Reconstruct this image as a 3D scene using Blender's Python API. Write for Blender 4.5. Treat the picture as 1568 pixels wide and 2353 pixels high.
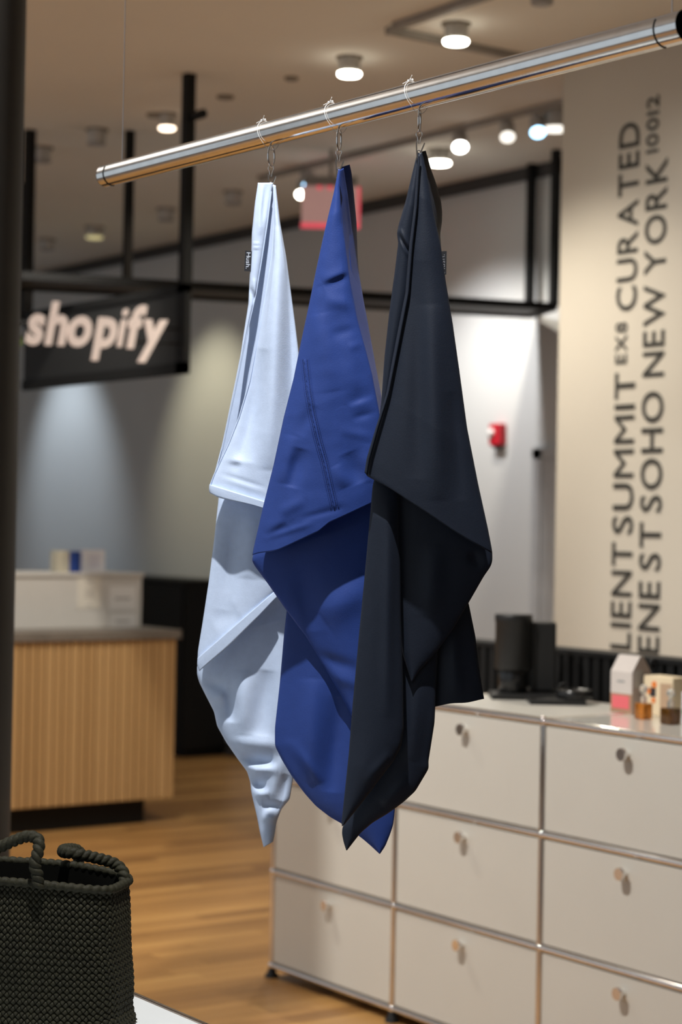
import bpy, bmesh, math, random
from mathutils import Vector, Matrix, noise

random.seed(7)
for o in list(bpy.data.objects):
    bpy.data.objects.remove(o, do_unlink=True)
scene = bpy.context.scene
COL = scene.collection
PI = math.pi

# ------------------------------------------------------------------ camera
W, H, F = 1568.0, 2353.0, 4400.0
HEAD, PITCH, ROLL, EYE = math.radians(35.37), 0.0070, 0.0185, 1.69
cam_d = bpy.data.cameras.new('camera')
cam = bpy.data.objects.new('camera', cam_d)
COL.objects.link(cam)
CM = (Matrix.Translation((0, 0, EYE)) @ Matrix.Rotation(-HEAD, 4, 'Z')
      @ Matrix.Rotation(PI / 2 + PITCH, 4, 'X') @ Matrix.Rotation(ROLL, 4, 'Z'))
cam.matrix_world = CM
cam_d.sensor_fit = 'VERTICAL'
cam_d.sensor_height = 36.0
cam_d.sensor_width = 36.0
cam_d.lens = F * 36.0 / H
cam_d.clip_start, cam_d.clip_end = 0.05, 100
cam_d.dof.use_dof = True
cam_d.dof.focus_distance = 3.56
cam_d.dof.aperture_fstop = 3.3
scene.camera = cam

# ------------------------------------------------------------------ world, exposure
world = bpy.data.worlds.new('world')
scene.world = world
world.use_nodes = True
bgn = world.node_tree.nodes['Background']
bgn.inputs['Color'].default_value = (0.80, 0.90, 1.0, 1)
bgn.inputs['Strength'].default_value = 0.42
vs = scene.view_settings
vs.view_transform = 'Standard'
vs.look = 'None'
vs.gamma = 1.0
vs.use_curve_mapping = False
vs.exposure = 0.6


def spot(name, loc, target, power, color=(1, 1, 1), size=60, blend=0.5, radius=0.03, parent=None):
    d = bpy.data.lights.new(name, 'SPOT')
    d.energy, d.color = power, color
    d.spot_size, d.spot_blend = math.radians(size), blend
    d.shadow_soft_size = radius
    o = bpy.data.objects.new(name, d)
    COL.objects.link(o)
    o.location = loc
    o.rotation_euler = (Vector(target) - Vector(loc)).to_track_quat('-Z', 'Y').to_euler()
    return o


# key: spotlight under the added tall bay ceiling, aimed at the hanging cloths
KEY, KEY_T = (1.20, 2.08, 4.80), (2.02, 2.95, 1.55)
spot('key_spot', KEY, KEY_T, 510, (1.0, 0.975, 0.94), 33, 0.6, 0.03)
# ceiling spots that wash the cabinet, the lettered wall, the back wall and the floor; added fill is marked
spot('cabinet_spot', (1.2, 4.5, 4.80), (4.1, 4.9, 0.7), 510, (1.0, 0.965, 0.91), 60, 0.9, 0.06)
spot('letter_wall_spot', (3.9, 5.0, 3.70), (5.85, 5.6, 1.7), 74, (1.0, 0.96, 0.89), 85, 0.9, 0.06)
spot('wall_pool_cool', (6.35, 14.5, 3.70), (7.43, 14.4, 2.0), 80, (0.75, 0.87, 1.0), 60, 0.9, 0.05)
spot('wall_pool_warm', (6.35, 12.1, 3.70), (7.43, 12.1, 2.2), 55, (1.0, 0.93, 0.66), 60, 0.9, 0.05)
spot('wall_right_a', (6.38, 8.9, 3.60), (7.43, 8.8, 1.5), 95, (0.97, 0.98, 1.0), 100, 0.9, 0.05)
spot('bay_floor_fill', (0.2, 6.6, 4.80), (0.5, 6.6, 0.0), 520, (1.0, 0.92, 0.78), 75, 0.9, 0.08)  # added lamp without fitting: lights the floor that the rail reflects
spot('bay_ceiling_fill', (0.6, 7.5, 3.7), (0.5, 7.5, 5.0), 170, (1.0, 0.98, 0.95), 150, 0.9, 0.15)  # added upward lamp, no fitting: brightens the bay ceiling mirrored in the rail
spot('counter_fill', (4.1, 8.1, 3.70), (4.5, 9.5, 1.0), 130, (1.0, 0.94, 0.84), 80, 0.9, 0.06)  # added unseen lamp that lifts the counter front and riser
spot('floor_spot', (3.1, 7.0, 3.7), (3.5, 6.4, 0.0), 150, (1.0, 0.94, 0.82), 75, 0.9, 0.08)


# ------------------------------------------------------------------ pixel <-> place
def ray(px, py):
    d = CM.to_3x3() @ Vector(((px - W / 2) / F, -(py - H / 2) / F, -1.0))
    return d


CP = Vector((0, 0, EYE))


def at(px, py, depth):
    return CP + ray(px, py) * depth


def onx(px, py, x):
    d = ray(px, py)
    return CP + d * (x / d.x)


def ony(px, py, y):
    d = ray(px, py)
    return CP + d * (y / d.y)


def onz(px, py, z):
    d = ray(px, py)
    return CP + d * ((z - EYE) / d.z)


# ------------------------------------------------------------------ materials
def principled(name):
    m = bpy.data.materials.new(name)
    m.use_nodes = True
    return m, m.node_tree, m.node_tree.nodes['Principled BSDF']


def mat(name, col, rough=0.5, metal=0.0, var=0.06, scale=8.0, bump=0.0, bscale=60.0, sheen=0.0, coat=0.0,
        emit=None, estr=0.0, trans=0.0, ior=1.45, spec=0.5, alpha=1.0, stretch=None):
    m, nt, b = principled(name)
    N, L = nt.nodes, nt.links
    tc = N.new('ShaderNodeTexCoord')
    src = tc.outputs['Object']
    if stretch:
        mp = N.new('ShaderNodeMapping')
        mp.inputs['Scale'].default_value = stretch
        L.new(src, mp.inputs['Vector'])
        src = mp.outputs['Vector']
    nz = N.new('ShaderNodeTexNoise')
    nz.inputs['Scale'].default_value = scale
    nz.inputs['Detail'].default_value = 4
    L.new(src, nz.inputs['Vector'])
    rp = N.new('ShaderNodeValToRGB')
    rp.color_ramp.elements[0].position = 0.3
    rp.color_ramp.elements[1].position = 0.7
    rp.color_ramp.elements[0].color = tuple(c * (1 - var) for c in col) + (1,)
    rp.color_ramp.elements[1].color = tuple(min(1, c * (1 + var)) for c in col) + (1,)
    L.new(nz.outputs['Fac'], rp.inputs['Fac'])
    L.new(rp.outputs['Color'], b.inputs['Base Color'])
    b.inputs['Roughness'].default_value = rough
    b.inputs['Metallic'].default_value = metal
    b.inputs['Specular IOR Level'].default_value = spec
    b.inputs['IOR'].default_value = ior
    b.inputs['Sheen Weight'].default_value = sheen
    b.inputs['Coat Weight'].default_value = coat
    b.inputs['Transmission Weight'].default_value = trans
    b.inputs['Alpha'].default_value = alpha
    if emit:
        b.inputs['Emission Color'].default_value = emit + (1,)
        b.inputs['Emission Strength'].default_value = estr
    if bump:
        n2 = N.new('ShaderNodeTexNoise')
        n2.inputs['Scale'].default_value = bscale
        n2.inputs['Detail'].default_value = 3
        L.new(src, n2.inputs['Vector'])
        bp = N.new('ShaderNodeBump')
        bp.inputs['Strength'].default_value = bump
        bp.inputs['Distance'].default_value = 0.01
        L.new(n2.outputs['Fac'], bp.inputs['Height'])
        L.new(bp.outputs['Normal'], b.inputs['Normal'])
    return m


def wood_mat(name, ramp, rough, grain_axis, random_tone=True, coat=0.0):
    """ramp: dark -> light tones; grain stretched along grain_axis; tone drawn per piece."""
    m, nt, b = principled(name)
    N, L = nt.nodes, nt.links
    tc = N.new('ShaderNodeTexCoord')
    mp = N.new('ShaderNodeMapping')
    sc = [26.0, 26.0, 26.0]
    sc[grain_axis] = 1.6
    mp.inputs['Scale'].default_value = sc
    L.new(tc.outputs['Object'], mp.inputs['Vector'])
    nz = N.new('ShaderNodeTexNoise')
    nz.inputs['Scale'].default_value = 1.0
    nz.inputs['Detail'].default_value = 5
    L.new(mp.outputs['Vector'], nz.inputs['Vector'])
    geo = N.new('ShaderNodeNewGeometry')
    oi = N.new('ShaderNodeObjectInfo')
    add = N.new('ShaderNodeMath'); add.operation = 'ADD'
    L.new(geo.outputs['Random Per Island'], add.inputs[0])
    L.new(oi.outputs['Random'], add.inputs[1])
    fr = N.new('ShaderNodeMath'); fr.operation = 'FRACT'
    L.new(add.outputs[0], fr.inputs[0])
    mix = N.new('ShaderNodeMath'); mix.operation = 'MULTIPLY_ADD'
    L.new(nz.outputs['Fac'], mix.inputs[0])
    mix.inputs[1].default_value = 0.55
    ml = N.new('ShaderNodeMath'); ml.operation = 'MULTIPLY_ADD'
    L.new(fr.outputs[0], ml.inputs[0])
    ml.inputs[1].default_value = 0.62 if random_tone else 0.12
    ml.inputs[2].default_value = -0.08 if random_tone else 0.17
    L.new(ml.outputs[0], mix.inputs[2])
    rp = N.new('ShaderNodeValToRGB')
    els = rp.color_ramp.elements
    els[0].position, els[0].color = 0.05, ramp[0] + (1,)
    els[1].position, els[1].color = 0.95, ramp[-1] + (1,)
    for i, c in enumerate(ramp[1:-1]):
        e = els.new((i + 1) / (len(ramp) - 1))
        e.color = c + (1,)
    L.new(mix.outputs[0], rp.inputs['Fac'])
    L.new(rp.outputs['Color'], b.inputs['Base Color'])
    b.inputs['Roughness'].default_value = rough
    b.inputs['Coat Weight'].default_value = coat
    return m


M = {}
M['floor_wood'] = wood_mat('floor_wood', [(0.15, 0.068, 0.023), (0.27, 0.135, 0.044), (0.38, 0.20, 0.066), (0.46, 0.26, 0.090)], 0.33, 0)
M['slat_wood'] = wood_mat('slat_wood', [(0.47, 0.28, 0.115), (0.53, 0.325, 0.14), (0.59, 0.37, 0.165)], 0.55, 2)
M['underfloor'] = mat('underfloor', (0.12, 0.06, 0.02), 0.8)
M['ceiling'] = mat('ceiling_paint', (0.80, 0.765, 0.70), 0.9, var=0.02, scale=1.5)
M['bay_white'] = mat('added_bay_white_paint', (0.82, 0.81, 0.79), 0.9, var=0.02, scale=1.5)
M['wall_grey'] = mat('grey_wall_paint', (0.60, 0.60, 0.585), 0.85, var=0.02, scale=1.5)
M['wall_tan'] = mat('tan_wall_paint', (0.575, 0.525, 0.445), 0.85, var=0.02, scale=1.5)
M['wall_front'] = mat('front_wall_paint', (0.42, 0.38, 0.34), 0.85, var=0.02)
M['dark_trim'] = mat('dark_trim_paint', (0.05, 0.047, 0.045), 0.6)
M['black_metal'] = mat('black_powder_coat', (0.007, 0.007, 0.007), 0.6, spec=0.25)
M['black_panel'] = mat('black_lacquer_panel', (0.008, 0.008, 0.008), 0.55, spec=0.25)
M['column'] = mat('dark_column_paint', (0.017, 0.015, 0.013), 0.55)
M['steel'] = mat('polished_steel', (0.80, 0.78, 0.75), 0.15, 1.0, var=0.04, scale=40, bump=0.008, bscale=160)
M['chrome'] = mat('chrome', (0.82, 0.80, 0.78), 0.10, 1.0, var=0.02)
M['dark_inside'] = mat('dark_tube_inside', (0.01, 0.01, 0.01), 0.8)
M['wire'] = mat('steel_wire', (0.62, 0.58, 0.56), 0.35, 0.8)
M['nylon'] = mat('clear_nylon_line', (0.85, 0.85, 0.85), 0.25, trans=0.35, var=0.02)
M['cab_panel'] = mat('off_white_steel', (0.63, 0.607, 0.548), 0.42, var=0.015, scale=3)
M['cab_top'] = mat('light_grey_top', (0.55, 0.53, 0.48), 0.35, var=0.02)
M['cab_glass'] = mat('glossy_white_glass', (0.70, 0.68, 0.62), 0.10, var=0.01, coat=0.0, spec=0.5)
M['slab'] = mat('counter_stone', (0.19, 0.165, 0.14), 0.5, var=0.15)
M['riser'] = mat('white_laminate', (0.62, 0.60, 0.565), 0.5, var=0.02)
M['paper'] = mat('white_paper', (0.78, 0.77, 0.75), 0.8, var=0.02)
M['paper_cream'] = mat('cream_paper', (0.74, 0.70, 0.62), 0.8, var=0.02)
M['print_grey'] = mat('grey_print', (0.30, 0.30, 0.30), 0.8)
M['blue_box'] = mat('deep_blue_card', (0.02, 0.06, 0.28), 0.5)
M['beige_box'] = mat('beige_card', (0.52, 0.47, 0.36), 0.6)
M['white_box'] = mat('white_card', (0.72, 0.71, 0.74), 0.5)
M['sign_black'] = mat('sign_black', (0.012, 0.012, 0.012), 0.6)
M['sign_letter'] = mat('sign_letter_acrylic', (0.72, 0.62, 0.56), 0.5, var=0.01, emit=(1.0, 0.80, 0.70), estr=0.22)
M['sign_green'] = mat('sign_green_acrylic', (0.16, 0.24, 0.015), 0.5, emit=(0.45, 0.75, 0.05), estr=0.05)
M['vinyl'] = mat('dark_vinyl_letter', (0.035, 0.033, 0.028), 0.7)
M['table_white'] = mat('white_table_top', (0.74, 0.78, 0.80), 0.28, var=0.01)
M['bag'] = mat('olive_woven_strap', (0.020, 0.019, 0.010), 0.65, var=0.18, spec=0.25, scale=45, bump=0.15, bscale=300)
M['bag_in_shade'] = mat('olive_strap_shaded', (0.004, 0.004, 0.003), 0.9, spec=0.1)  # shade inside the bag put into the strap colour
M['lamp_on'] = mat('lamp_diffuser_lit', (0.9, 0.9, 0.85), 0.4, var=0.0, emit=(1.0, 0.95, 0.80), estr=14.0)
M['lamp_warm'] = mat('lamp_diffuser_warm', (0.9, 0.85, 0.75), 0.4, var=0.0, emit=(1.0, 0.78, 0.58), estr=3.5)
M['lamp_dim'] = mat('lamp_diffuser_dim', (0.6, 0.55, 0.35), 0.4, var=0.0, emit=(0.9, 0.78, 0.38), estr=0.35)
M['lamp_off'] = mat('lamp_diffuser_off', (0.34, 0.32, 0.30), 0.4, var=0.0)
M['lamp_blue'] = mat('spot_lens_blue', (0.7, 0.8, 0.9), 0.3, var=0.0, emit=(0.35, 0.68, 1.0), estr=4.0)
M['lamp_white'] = mat('spot_lens_white', (0.9, 0.9, 0.9), 0.3, var=0.0, emit=(1.0, 0.98, 0.93), estr=12.0)
M['lamp_soft'] = mat('spot_lens_soft', (0.9, 0.9, 0.9), 0.3, var=0.0, emit=(1.0, 0.95, 0.85), estr=1.1)
M['lamp_house'] = mat('white_lamp_housing', (0.50, 0.48, 0.44), 0.5, var=0.02)
M['track'] = mat('grey_ceiling_track', (0.30, 0.27, 0.235), 0.6)
M['exit_face'] = mat('exit_sign_acrylic', (0.50, 0.36, 0.32), 0.4, var=0.02, emit=(1.0, 0.52, 0.47), estr=0.15)
M['exit_red'] = mat('exit_sign_red_edge', (0.75, 0.04, 0.06), 0.4, emit=(1.0, 0.14, 0.18), estr=0.35)
M['alarm_red'] = mat('alarm_red_plastic', (0.52, 0.012, 0.025), 0.4)
M['alarm_lens'] = mat('alarm_clear_lens', (0.85, 0.82, 0.80), 0.2)
M['door'] = mat('pale_grey_door', (0.52, 0.53, 0.54), 0.6)
M['black_plastic'] = mat('black_plastic', (0.012, 0.012, 0.012), 0.45)
M['black_gloss'] = mat('black_gloss_plastic', (0.012, 0.012, 0.012), 0.22)
M['carton_white'] = mat('carton_white_card', (0.62, 0.56, 0.52), 0.7, var=0.02)
M['carton_kraft'] = mat('carton_kraft_card', (0.40, 0.24, 0.15), 0.7)
M['carton_grey'] = mat('carton_grey_card', (0.40, 0.34, 0.32), 0.7)
M['pink'] = mat('pink_label', (0.80, 0.15, 0.17), 0.7, var=0.03)
M['cream_box'] = mat('cream_card', (0.80, 0.66, 0.45), 0.6, var=0.05)
M['tan_print'] = mat('tan_print', (0.50, 0.34, 0.22), 0.7)
M['orange'] = mat('orange_print', (0.80, 0.22, 0.04), 0.6)
M['black_print'] = mat('black_print', (0.02, 0.02, 0.025), 0.6)
M['green_print'] = mat('green_print', (0.10, 0.35, 0.12), 0.6)
M['amber'] = mat('amber_perfume', (0.75, 0.30, 0.05), 0.05, trans=0.75, ior=1.4, var=0.05)
M['dark_amber'] = mat('dark_amber_perfume', (0.16, 0.07, 0.015), 0.05, trans=0.6, ior=1.4, var=0.05)
M['clear_glass'] = mat('clear_glass', (0.90, 0.92, 0.90), 0.04, trans=0.8, ior=1.45, var=0.0)


def satin(name, col, rough, sheen, spec, bump=0.06):
    m = mat(name, col, rough, var=0.035, scale=60, bump=bump, bscale=420, sheen=sheen, spec=spec)
    b = m.node_tree.nodes['Principled BSDF']
    b.inputs['Sheen Roughness'].default_value = 0.45
    b.inputs['Sheen Tint'].default_value = tuple(min(1, c * 2 + 0.2) for c in col) + (1,)
    return m


M['sky_linen'] = satin('pale_blue_satin', (0.565, 0.68, 0.89), 0.48, 0.08, 0.35)
M['royal_linen'] = satin('royal_blue_satin', (0.024, 0.055, 0.240), 0.48, 0.06, 0.34)
M['navy_linen'] = satin('charcoal_navy_satin', (0.0105, 0.0155, 0.0285), 0.52, 0.06, 0.32)
M['royal_thread'] = mat('navy_thread', (0.012, 0.022, 0.10), 0.7)
M['tag_black'] = mat('black_tag_fabric', (0.008, 0.009, 0.014), 0.7)
M['tag_text'] = mat('tag_print', (0.55, 0.60, 0.70), 0.7)
M['tag_text_dim'] = mat('tag_print_dim', (0.20, 0.21, 0.25), 0.7)


# ------------------------------------------------------------------ mesh helpers
def root_loc(parent):
    while parent is not None and parent.parent is not None:
        parent = parent.parent
    return Vector(parent.location) if parent is not None else Vector((0, 0, 0))


class MB:
    def __init__(s):
        s.v, s.f, s.sm = [], [], []

    def add(s, vs, fs, smooth=False):
        n = len(s.v)
        s.v += [Vector(p) for p in vs]
        for f in fs:
            s.f.append([i + n for i in f])
            s.sm.append(smooth)
        return s

    def box(s, x0, x1, y0, y1, z0, z1):
        vs = [(x, y, z) for z in (z0, z1) for y in (y0, y1) for x in (x0, x1)]
        return s.add(vs, [(0, 2, 3, 1), (4, 5, 7, 6), (0, 1, 5, 4), (2, 6, 7, 3), (0, 4, 6, 2), (1, 3, 7, 5)])

    def obox(s, c, ax, ay, az, hx, hy, hz):
        c, ax, ay, az = Vector(c), Vector(ax).normalized(), Vector(ay).normalized(), Vector(az).normalized()
        vs = [c + ax * hx * i + ay * hy * j + az * hz * k for k in (-1, 1) for j in (-1, 1) for i in (-1, 1)]
        return s.add(vs, [(0, 2, 3, 1), (4, 5, 7, 6), (0, 1, 5, 4), (2, 6, 7, 3), (0, 4, 6, 2), (1, 3, 7, 5)])

    def cyl(s, p0, p1, r0, r1=None, n=20, caps=(True, True)):
        p0, p1 = Vector(p0), Vector(p1)
        r1 = r0 if r1 is None else r1
        d = (p1 - p0).normalized()
        a = d.orthogonal().normalized()
        b = d.cross(a)
        ring = lambda p, r: [p + (a * math.cos(2 * PI * i / n) + b * math.sin(2 * PI * i / n)) * r for i in range(n)]
        s.add(ring(p0, r0) + ring(p1, r1), [(i, (i + 1) % n, n + (i + 1) % n, n + i) for i in range(n)], True)
        if caps[0]:
            s.add(ring(p0, r0), [tuple(reversed(range(n)))])
        if caps[1]:
            s.add(ring(p1, r1), [tuple(range(n))])
        return s

    def lathe(s, c, prof, n=28):
        """prof: (radius, z) from bottom to top about a vertical axis through c."""
        c = Vector(c)
        vs, fs = [], []
        for r, z in prof:
            for i in range(n):
                a = 2 * PI * i / n
                vs.append(c + Vector((r * math.cos(a), r * math.sin(a), z)))
        for k in range(len(prof) - 1):
            for i in range(n):
                fs.append((k * n + i, k * n + (i + 1) % n, (k + 1) * n + (i + 1) % n, (k + 1) * n + i))
        s.add(vs, fs, True)
        s.add(vs[:n], [tuple(reversed(range(n)))])
        s.add(vs[-n:], [tuple(range(n))])
        return s

    def sweep(s, pts, r, n=10, closed=False, rfun=None, caps=True):
        pts = [Vector(p) for p in pts]
        m = len(pts)
        tang = []
        for i in range(m):
            if closed:
                t = pts[(i + 1) % m] - pts[i - 1]
            else:
                t = pts[min(i + 1, m - 1)] - pts[max(i - 1, 0)]
            tang.append(t.normalized())
        a = tang[0].orthogonal().normalized()
        vs = []
        arc = 0.0
        for i in range(m):
            if i:
                arc += (pts[i] - pts[i - 1]).length
            a = (a - tang[i] * a.dot(tang[i]))
            a = a.normalized() if a.length > 1e-6 else tang[i].orthogonal().normalized()
            b = tang[i].cross(a)
            for j in range(n):
                th = 2 * PI * j / n
                rr = r if rfun is None else r * rfun(arc, th, i / (m - 1))
                vs.append(pts[i] + (a * math.cos(th) + b * math.sin(th)) * rr)
        fs = []
        for i in range(m if closed else m - 1):
            k = (i + 1) % m
            for j in range(n):
                fs.append((i * n + j, i * n + (j + 1) % n, k * n + (j + 1) % n, k * n + j))
        s.add(vs, fs, True)
        if not closed and caps:
            s.add(vs[:n], [tuple(reversed(range(n)))])
            s.add(vs[-n:], [tuple(range(n))])
        return s

    def sphere(s, c, r, n=14, sx=1, sy=1, sz=1):
        c = Vector(c)
        prof = [(r * math.sin(PI * i / n), -r * math.cos(PI * i / n)) for i in range(n + 1)]
        vs, fs = [], []
        k = n * 2
        for rr, z in prof:
            for i in range(k):
                a = 2 * PI * i / k
                vs.append(c + Vector((rr * math.cos(a) * sx, rr * math.sin(a) * sy, z * sz)))
        for q in range(n):
            for i in range(k):
                fs.append((q * k + i, q * k + (i + 1) % k, (q + 1) * k + (i + 1) % k, (q + 1) * k + i))
        return s.add(vs, fs, True)

    def build(s, name, material, parent=None, loc=None, bevel=0.0, weld=False):
        me = bpy.data.meshes.new(name)
        o = bpy.data.objects.new(name, me)
        COL.objects.link(o)
        off = Vector(loc) if loc is not None else root_loc(parent)
        me.from_pydata([tuple(p - off) for p in s.v], [], s.f)
        me.polygons.foreach_set('use_smooth', s.sm)
        me.materials.append(M[material] if isinstance(material, str) else material)
        if weld:
            bm = bmesh.new(); bm.from_mesh(me)
            bmesh.ops.remove_doubles(bm, verts=bm.verts, dist=1e-5)
            bm.to_mesh(me); bm.free()
        me.update()
        if parent is not None:
            o.parent = parent
        elif loc is not None:
            o.location = loc
        if bevel:
            md = o.modifiers.new('bevel', 'BEVEL')
            md.width, md.segments, md.limit_method = bevel, 2, 'ANGLE'
        return o


def tag(o, label, cat, group=None):
    o['label'], o['category'] = label, cat
    if group:
        o['group'] = group
    return o


def thing(name, loc, label, cat, group=None):
    o = bpy.data.objects.new(name, None)
    COL.objects.link(o)
    o.location = loc
    o.empty_display_size = 0.05
    return tag(o, label, cat, group)


def struct(o):
    o['kind'] = 'structure'
    return o


def share(src, name, parent, delta):
    """another piece with the mesh data of src, moved by delta"""
    o = src.copy()
    o.name = name
    COL.objects.link(o)
    o.parent = parent
    o.location = Vector(src.location) + Vector(delta)
    return o


def glyph_mesh(ch, offset=0.0, shear=0.0, extrude=0.02):
    c = bpy.data.curves.new('glyph', 'FONT')
    c.body, c.size, c.offset, c.shear, c.extrude = ch, 1.0, offset, shear, extrude
    c.resolution_u = 4
    o = bpy.data.objects.new('glyph', c)
    COL.objects.link(o)
    me = bpy.data.meshes.new_from_object(o.evaluated_get(bpy.context.evaluated_depsgraph_get()))
    vs = [v.co.copy() for v in me.vertices]
    fs = [tuple(p.vertices) for p in me.polygons]
    bpy.data.objects.remove(o, do_unlink=True)
    bpy.data.curves.remove(c)
    bpy.data.meshes.remove(me)
    return vs, fs


GLY = {}


def word(text, offset, shear, gap, gaps=None):
    """list of (char, verts, faces) with u advancing; returns glyphs and total width"""
    out, u = [], 0.0
    for i, ch in enumerate(text):
        off_ = 0.0 if ch == 'M' else (min(offset, 0.012) if ch == 'i' else offset)
        key = (ch, off_, shear)
        if key not in GLY:
            GLY[key] = glyph_mesh(ch, off_, shear)
        vs, fs = GLY[key]
        lo, hi = min(v.x for v in vs), max(v.x for v in vs)
        if i and gaps:
            u += gaps.get(text[i - 1:i + 1], 0.0)
        out.append((ch, [Vector((v.x - lo + u, v.y, v.z)) for v in vs], fs))
        u += hi - lo + gap
    return out, u - gap


def put_word(text, parent, material, origin, U, V, Wd, length, cap, depth, offset=0.0, shear=0.0, gap=0.1, gaps=None,
             name='letter', fit_h=None):
    """letters of a word fitted to `length` along U; cap = height along V"""
    gl, w = word(text, offset, shear, gap, gaps)
    allv = [v for _, vs, _ in gl for v in vs]
    lo, hi = min(v.y for v in allv), max(v.y for v in allv)
    if fit_h == 'cap':
        lo, hi = 0.0, 0.70
    su, sv = length / w, cap / (hi - lo)
    zl = min(v.z for v in allv); zh = max(v.z for v in allv)
    objs = []
    for ch, vs, fs in gl:
        mb = MB()
        mb.add([origin + U * (v.x * su) + V * ((v.y - lo) * sv) + Wd * ((v.z - zl) / (zh - zl) * depth) for v in vs], fs)
        objs.append(mb.build(name, material, parent))
    return objs


X, Y, Z = Vector((1, 0, 0)), Vector((0, 1, 0)), Vector((0, 0, 1))
CEIL = 3.83

# ------------------------------------------------------------------ structure: floor, ceiling, walls
floor = struct(MB().box(-3.4, 7.9, -3.0, 18.0, -0.12, -0.012).build('floor', 'underfloor'))
plank_cache = {}
PW = 0.089
rng = random.Random(3)


def plank_mesh(L):
    k = round(L, 2)
    if k not in plank_cache:
        mb = MB().box(0.0008, k - 0.0008, 0.0006, PW - 0.0006, -0.012, 0.0)
        plank_cache[k] = mb
    return plank_cache[k]


stuff = MB()
plank_src = {}
row = 0
y = -2.9
count = 0
while y < 17.9:
    x = -3.3 - rng.random() * 1.2
    while x < 7.85:
        L = rng.choice((1.2, 1.5, 1.8, 2.1))
        x1 = x + L
        near = (5.0 < y < 12.2) and (x1 > 2.7 and x < 7.45)
        # keep to the strip of floor that the photograph shows
        cx, cy = (x + x1) / 2, y
        near = near and (-3.4 < cy - (5.4 + (cx - 3.4) * 1.55) < 2.9)
        xa, xb = max(x, -3.3), min(x1, 7.85)
        if near and count < 290 and xa == x and xb == x1:
            if L not in plank_src:
                o = MB().box(0.0008, L - 0.0008, 0.0006, PW - 0.0006, -0.012, 0.0).build('plank', 'floor_wood', floor)
                plank_src[L] = o
            else:
                o = plank_src[L].copy()
                o.name = 'plank'
                COL.objects.link(o)
                o.parent = floor
            o.location = (x, y, 0)
            count += 1
        elif xb - xa > 0.05:
            stuff.box(xa + 0.0008, xb - 0.0008, y + 0.0006, y + PW - 0.0006, -0.012, 0.0)
        x = x1
    y += PW
fp = stuff.build('plank_field', 'floor_wood', floor)
fp['kind'] = 'stuff'

struct(MB().box(2.9, 7.9, -3.0, 18.0, CEIL, CEIL + 0.12).build('ceiling', 'ceiling'))
BAY = 5.0
struct(MB().box(-3.4, 2.9, -3.0, 18.0, BAY, BAY + 0.12).build('ceiling_added_bay', 'bay_white'))  # unseen; raised and painted white to brighten the rail's reflection
struct(MB().box(2.86, 2.98, -3.0, 18.0, CEIL + 0.12, BAY + 0.12).build('wall_soffit', 'bay_white'))  # unseen face closing the added bay
struct(MB().box(7.44, 7.6, -3.0, 18.0, 0, CEIL).build('wall_back', 'wall_grey'))
struct(MB().box(-3.4, 7.44, 17.8, 18.0, 0, BAY).build('wall_left', 'wall_grey'))
wall_right = struct(MB().box(5.85, 5.99, -3.0, 6.55, 0, CEIL).build('wall_right', 'wall_tan'))
struct(MB().box(7.405, 7.44, 6.0, 17.8, CEIL - 0.075, CEIL).build('trim_1', 'dark_trim'))
struct(MB().box(7.42, 7.44, 8.52, 17.8, 0, 0.10).build('baseboard_back', 'dark_trim'))
# unseen street front added for rail reflections: piers, sill and header around tall windows
wf = MB().box(-3.4, -3.2, -3.0, 17.8, 0, 0.35).box(-3.4, -3.2, -3.0, 17.8, 4.7, BAY)
for yy in (-3.0, 1.2, 5.4, 9.6, 13.8, 17.4):
    wf.box(-3.4, -3.2, yy, yy + 0.3, 0.35, 4.7)
struct(wf.build('wall_front', 'wall_front'))
struct(MB().box(-3.4, 5.85, -3.2, -3.0, 0, BAY).build('wall_side', 'wall_front'))

# lettering on the tan wall, read from the floor up
def wall_word(text, line, y_top, y_bot, small=False, off=0.008):
    base_px, top_px = ((1454.5, 1408.5) if line == 1 else (1520.0, 1471.5))
    hor = 1219.0
    yb = onx(base_px, hor, 5.85).y
    yt = onx(top_px, hor, 5.85).y
    cap = yt - yb
    mid = (base_px + top_px) / 2
    # columns lean with the camera roll, so read heights on the column itself
    zt = onx(mid + ROLL * (hor - y_top), y_top, 5.85).z
    zb = onx(mid + ROLL * (hor - y_bot), y_bot, 5.85).z
    if small:
        yb, cap = yt - cap * 0.56, cap * 0.56
    put_word(text, wall_right, 'vinyl', Vector((5.8495, yb, zb)), Z, Y, -X, zt - zb, cap, 0.004, offset=off, gap=0.13, fit_h='cap')


wall_word('CLIENT', 1, 1246, 1560)
wall_word('SUMMIT', 1, 856, 1226)
wall_word('EX8', 1, 740, 834, True)
wall_word('CURATED', 1, 282, 714)
wall_word('GREENE', 2, 1336, 1690)
wall_word('ST', 2, 1200, 1310)
wall_word('SOHO', 2, 899, 1176)
wall_word('NEW', 2, 654, 865)
wall_word('YORK', 2, 366, 630)
wall_word('10012', 2, 218, 349, True)

# door at the far end of the back wall
door = struct(MB().box(7.41, 7.44, 7.45, 8.42, 0, 2.10).build('door_1', 'door', bevel=0.004))
MB().box(7.40, 7.42, 8.42, 8.50, 0, 2.16).box(7.40, 7.42, 7.37, 7.45, 0, 2.16).box(7.40, 7.42, 7.37, 8.50, 2.10, 2.16).build('door_frame', 'door', door)
MB().cyl((7.41, 8.32, 1.02), (7.36, 8.32, 1.02), 0.02).cyl((7.36, 8.33, 1.02), (7.36, 8.22, 1.02), 0.009).build('door_handle', 'chrome', door)

# round dark column
struct(MB().cyl((2.288, 5.122, 0), (2.288, 5.122, BAY), 0.165, n=48).build('column', 'column'))

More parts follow.
